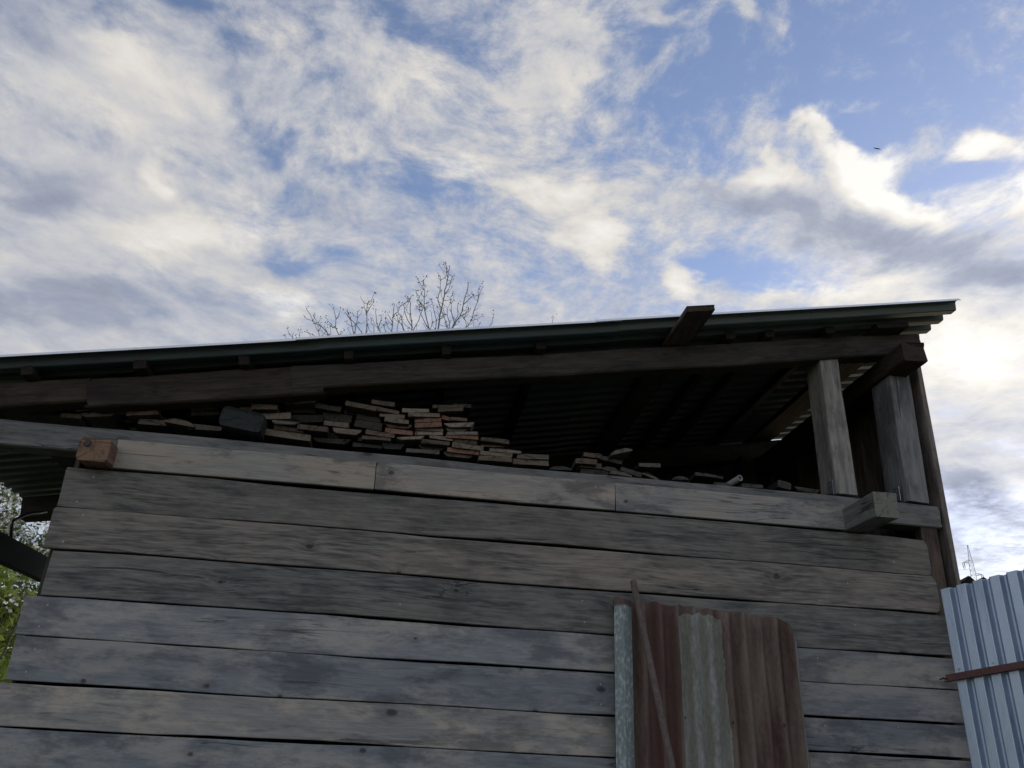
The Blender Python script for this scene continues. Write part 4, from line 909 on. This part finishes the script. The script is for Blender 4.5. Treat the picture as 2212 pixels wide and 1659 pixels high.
for (hx, hy) in ((330, 900), (620, 880), (900, 900), (1190, 860), (1340, 880), (1560, 900), (2000, 860)):   # main limbs, below the roof line
    hb = Z4(hx, hy, TY+trb.uniform(-.3, .3))-base_t; hubs.append(hb)
    md = fork+(hb-fork)*0.5+np.array([0, 0, -0.12])
    vs, fs = tube_data([fork-np.array([0, 0, .1]), md, hb], [0.055, 0.045, 0.030], 7)
    link('limb', mesh_of('limb', vs, fs, True), M_BARK, tree)
bvs, bfs = [], []
def bud(p, s):
    k0 = len(bvs)
    for (a, b, c_) in ((0, 0, 1.6), (1, 0, 0), (0, 1, 0.2), (-1, 0, 0), (0, -1, 0.2), (0, 0, -1)):
        bvs.append(p+s*np.array([a, b, c_])*trb.uniform(.7, 1.2))
    for f in ((0, 1, 2), (0, 2, 3), (0, 3, 4), (0, 4, 1), (5, 2, 1), (5, 3, 2), (5, 4, 3), (5, 1, 4)): bfs.append(tuple(k0+i for i in f))
def cluster(p, n_=3, spread=0.028):
    for _ in range(n_): bud(p+np.array([trb.gauss(0, spread), trb.gauss(0, spread), trb.gauss(0, spread)]), trb.uniform(.006, .011))
for (r0, pl) in BR:
    Yj = TY+trb.uniform(-0.5, 0.5)*(0.4 if r0 > 5 else 1)
    ps = [Z4(x_, y_, Yj+0.05*i)-base_t for i, (x_, y_) in enumerate(pl)]
    # smooth a little and make it crooked
    fine_ = []
    for a_, b_ in zip(ps[:-1], ps[1:]):
        for t in (0, 0.5): fine_.append(a_+(b_-a_)*t+np.array([trb.gauss(0, .012), 0, trb.gauss(0, .008)])*(t > 0))
    fine_.append(ps[-1]); n_ = len(fine_)
    rs_ = [0.0014*r0*(1-0.7*i/(n_-1))+0.0017 for i in range(n_)]
    if pl[0][1] >= 600:      # comes up from behind the roof: carry it down to the fork
        low = fine_[0]; hb = min(hubs, key=lambda h_: abs(h_[0]-low[0])+0.2*abs(h_[1]-low[1])); mid = low+(hb-low)*0.5+np.array([trb.uniform(-.05, .05), trb.uniform(-.05, .05), -0.06])
        fine_ = [hb, mid]+fine_; rs_ = [0.0045*r0+.008, 0.0036*r0+.004]+rs_
    vs, fs = tube_data(fine_, rs_, 5)
    for i in range(3, n_):   # side twigs
        for _k in range(trb.choice((0, 1, 1, 2))):
            p_ = fine_[i]; d_ = fine_[i]-fine_[i-1]; d_ /= np.linalg.norm(d_)+1e-9
            sd = trb.choice((-1, 1)); tip = p_+d_*trb.uniform(.03, .12)+np.array([sd*trb.uniform(.03, .13), trb.uniform(-.06, .06), trb.uniform(.02, .10)])
            md = (p_+tip)/2+np.array([sd*.015, 0, -.012])
            tube_data([p_, md, tip], [0.0046, 0.0036, 0.0026], 4, vs, fs)
            cluster(tip, trb.randint(1, 3), .012)
    cluster(fine_[-1], 4); 
    for i in range(n_//2, n_):
        if trb.random() < 0.5: cluster(fine_[min(i, len(fine_)-1)], 1, .014)
    link('branch', mesh_of('branch', vs, fs, True), M_TWIG, tree)
link('buds', mesh_of('buds', bvs, bfs), M_BUD, tree, kind='stuff')

# ------------------------------------------------------------------ blossoming and leafy trees on the left
def leaf_cloud(centres, nper, size, seed, flat=0.5, spread=None):
    r = random.Random(seed); vs, fs = [], []
    for (c_, rad) in centres:
        for _ in range(nper):
            while True:
                d_ = np.array([r.uniform(-1, 1) for _ in range(3)])
                if d_ @ d_ <= 1: break
            p_ = np.array(c_)+d_*rad
            a_ = np.array([r.gauss(0, 1) for _ in range(3)]); a_ /= np.linalg.norm(a_)
            b_ = np.cross(a_, [r.gauss(0, 1) for _ in range(3)]); b_ /= np.linalg.norm(b_)
            s = size*r.uniform(.6, 1.35); k0 = len(vs); nb = np.cross(a_, b_)
            vs += [p_-a_*s, p_+b_*s*flat+nb*s*.12, p_+a_*s*1.1, p_-b_*s*flat+nb*s*.12]; fs += [(k0, k0+1, k0+2), (k0, k0+2, k0+3)]
    return vs, fs
def broad_tree(name, label, pos, height, trunk_r, limbs, layers, seed):
    r = random.Random(seed); t = thing(name, label, 'tree', tuple(pos))
    vs, fs = tube_data([np.array([0, 0, 0.]), np.array([.03, .02, height*.25]), np.array([-.02, .03, height*.5]), np.array([.04, 0, height*.75])], [trunk_r, trunk_r*.85, trunk_r*.6, trunk_r*.3], 8)
    link('trunk', mesh_of('trunk', vs, fs, True), M_BARK, t)
    for e in limbs:
        e = np.array(e); b_ = np.array([0, 0, height*r.uniform(.25, .6)])
        vs, fs = tube_data([b_, b_+(e-b_)*.5+np.array([0, 0, .1]), e], [trunk_r*.4, trunk_r*.25, .008], 5)
        link('limb', mesh_of('limb', vs, fs, True), M_BARK, t)
    for (nm, mt, cs, npr, sz, fl) in layers:
        vs, fs = leaf_cloud(cs, npr, sz, r.randint(0, 9999), fl)
        link(nm, mesh_of(nm, vs, fs), mt, t, kind='stuff')
    return t
rt = random.Random(31)
# tree with white blossom, farther off
pc = PX(20, 1120, -5.6); bpos = np.array([-5.9, pc[1]+0.3, 0.0])
cs1, cs2, cs3 = [], [], []
for i in range(34):
    px_, py_ = rt.uniform(-130, 105), rt.uniform(1010, 1230)
    if px_ > 62 and py_ < 1135: continue
    c_ = PY(px_, py_, bpos[1]+rt.uniform(-.6, .6))-bpos
    cs1.append((c_, rt.uniform(.22, .38)))
for i in range(26):
    c_ = PY(rt.uniform(-150, 120), rt.uniform(1180, 1560), bpos[1]+rt.uniform(-.4, .7))-bpos
    cs2.append((c_, rt.uniform(.3, .5)))
limbs = [c_ for c_, _ in cs1[::3]]
broad_tree('blossom_tree', 'white blossoming tree behind the left eave of the shed', bpos, 4.2, 0.11, limbs,
           [('blossom', M_PETAL, cs1, 190, 0.024, .8), ('foliage', M_LEAF2, cs1, 150, 0.034, .5), ('crown', M_LEAF2, cs2, 260, 0.045, .5)], 12)
# nearer leafy tree
bpos2 = np.array([-3.75, PX(20, 1350, -3.6)[1]+0.1, 0.0]); cs = []; csw = []; csr = []
for i in range(30):
    px_, py_ = rt.uniform(-140, 75), rt.uniform(1200, 1520)
    c_ = PY(px_, py_, bpos2[1]+rt.uniform(-.3, .3))-bpos2; cs.append((c_, rt.uniform(.12, .2)))
    if i % 5 == 0: csw.append((c_+np.array([.05, -.1, 0]), .09))
for i in range(4):
    csr.append((PY(rt.uniform(0, 26), rt.uniform(1375, 1400), bpos2[1]-.3)-bpos2, .045))
broad_tree('leafy_tree', 'young leafy green fruit tree with a few white flowers left of the wall', bpos2, 2.9, 0.06, [c_ for c_, _ in cs[::4]],
           [('crown', M_LEAF, cs, 60, 0.050, .5), ('blossom', M_PETAL, csw, 16, 0.020, .8)], 13)
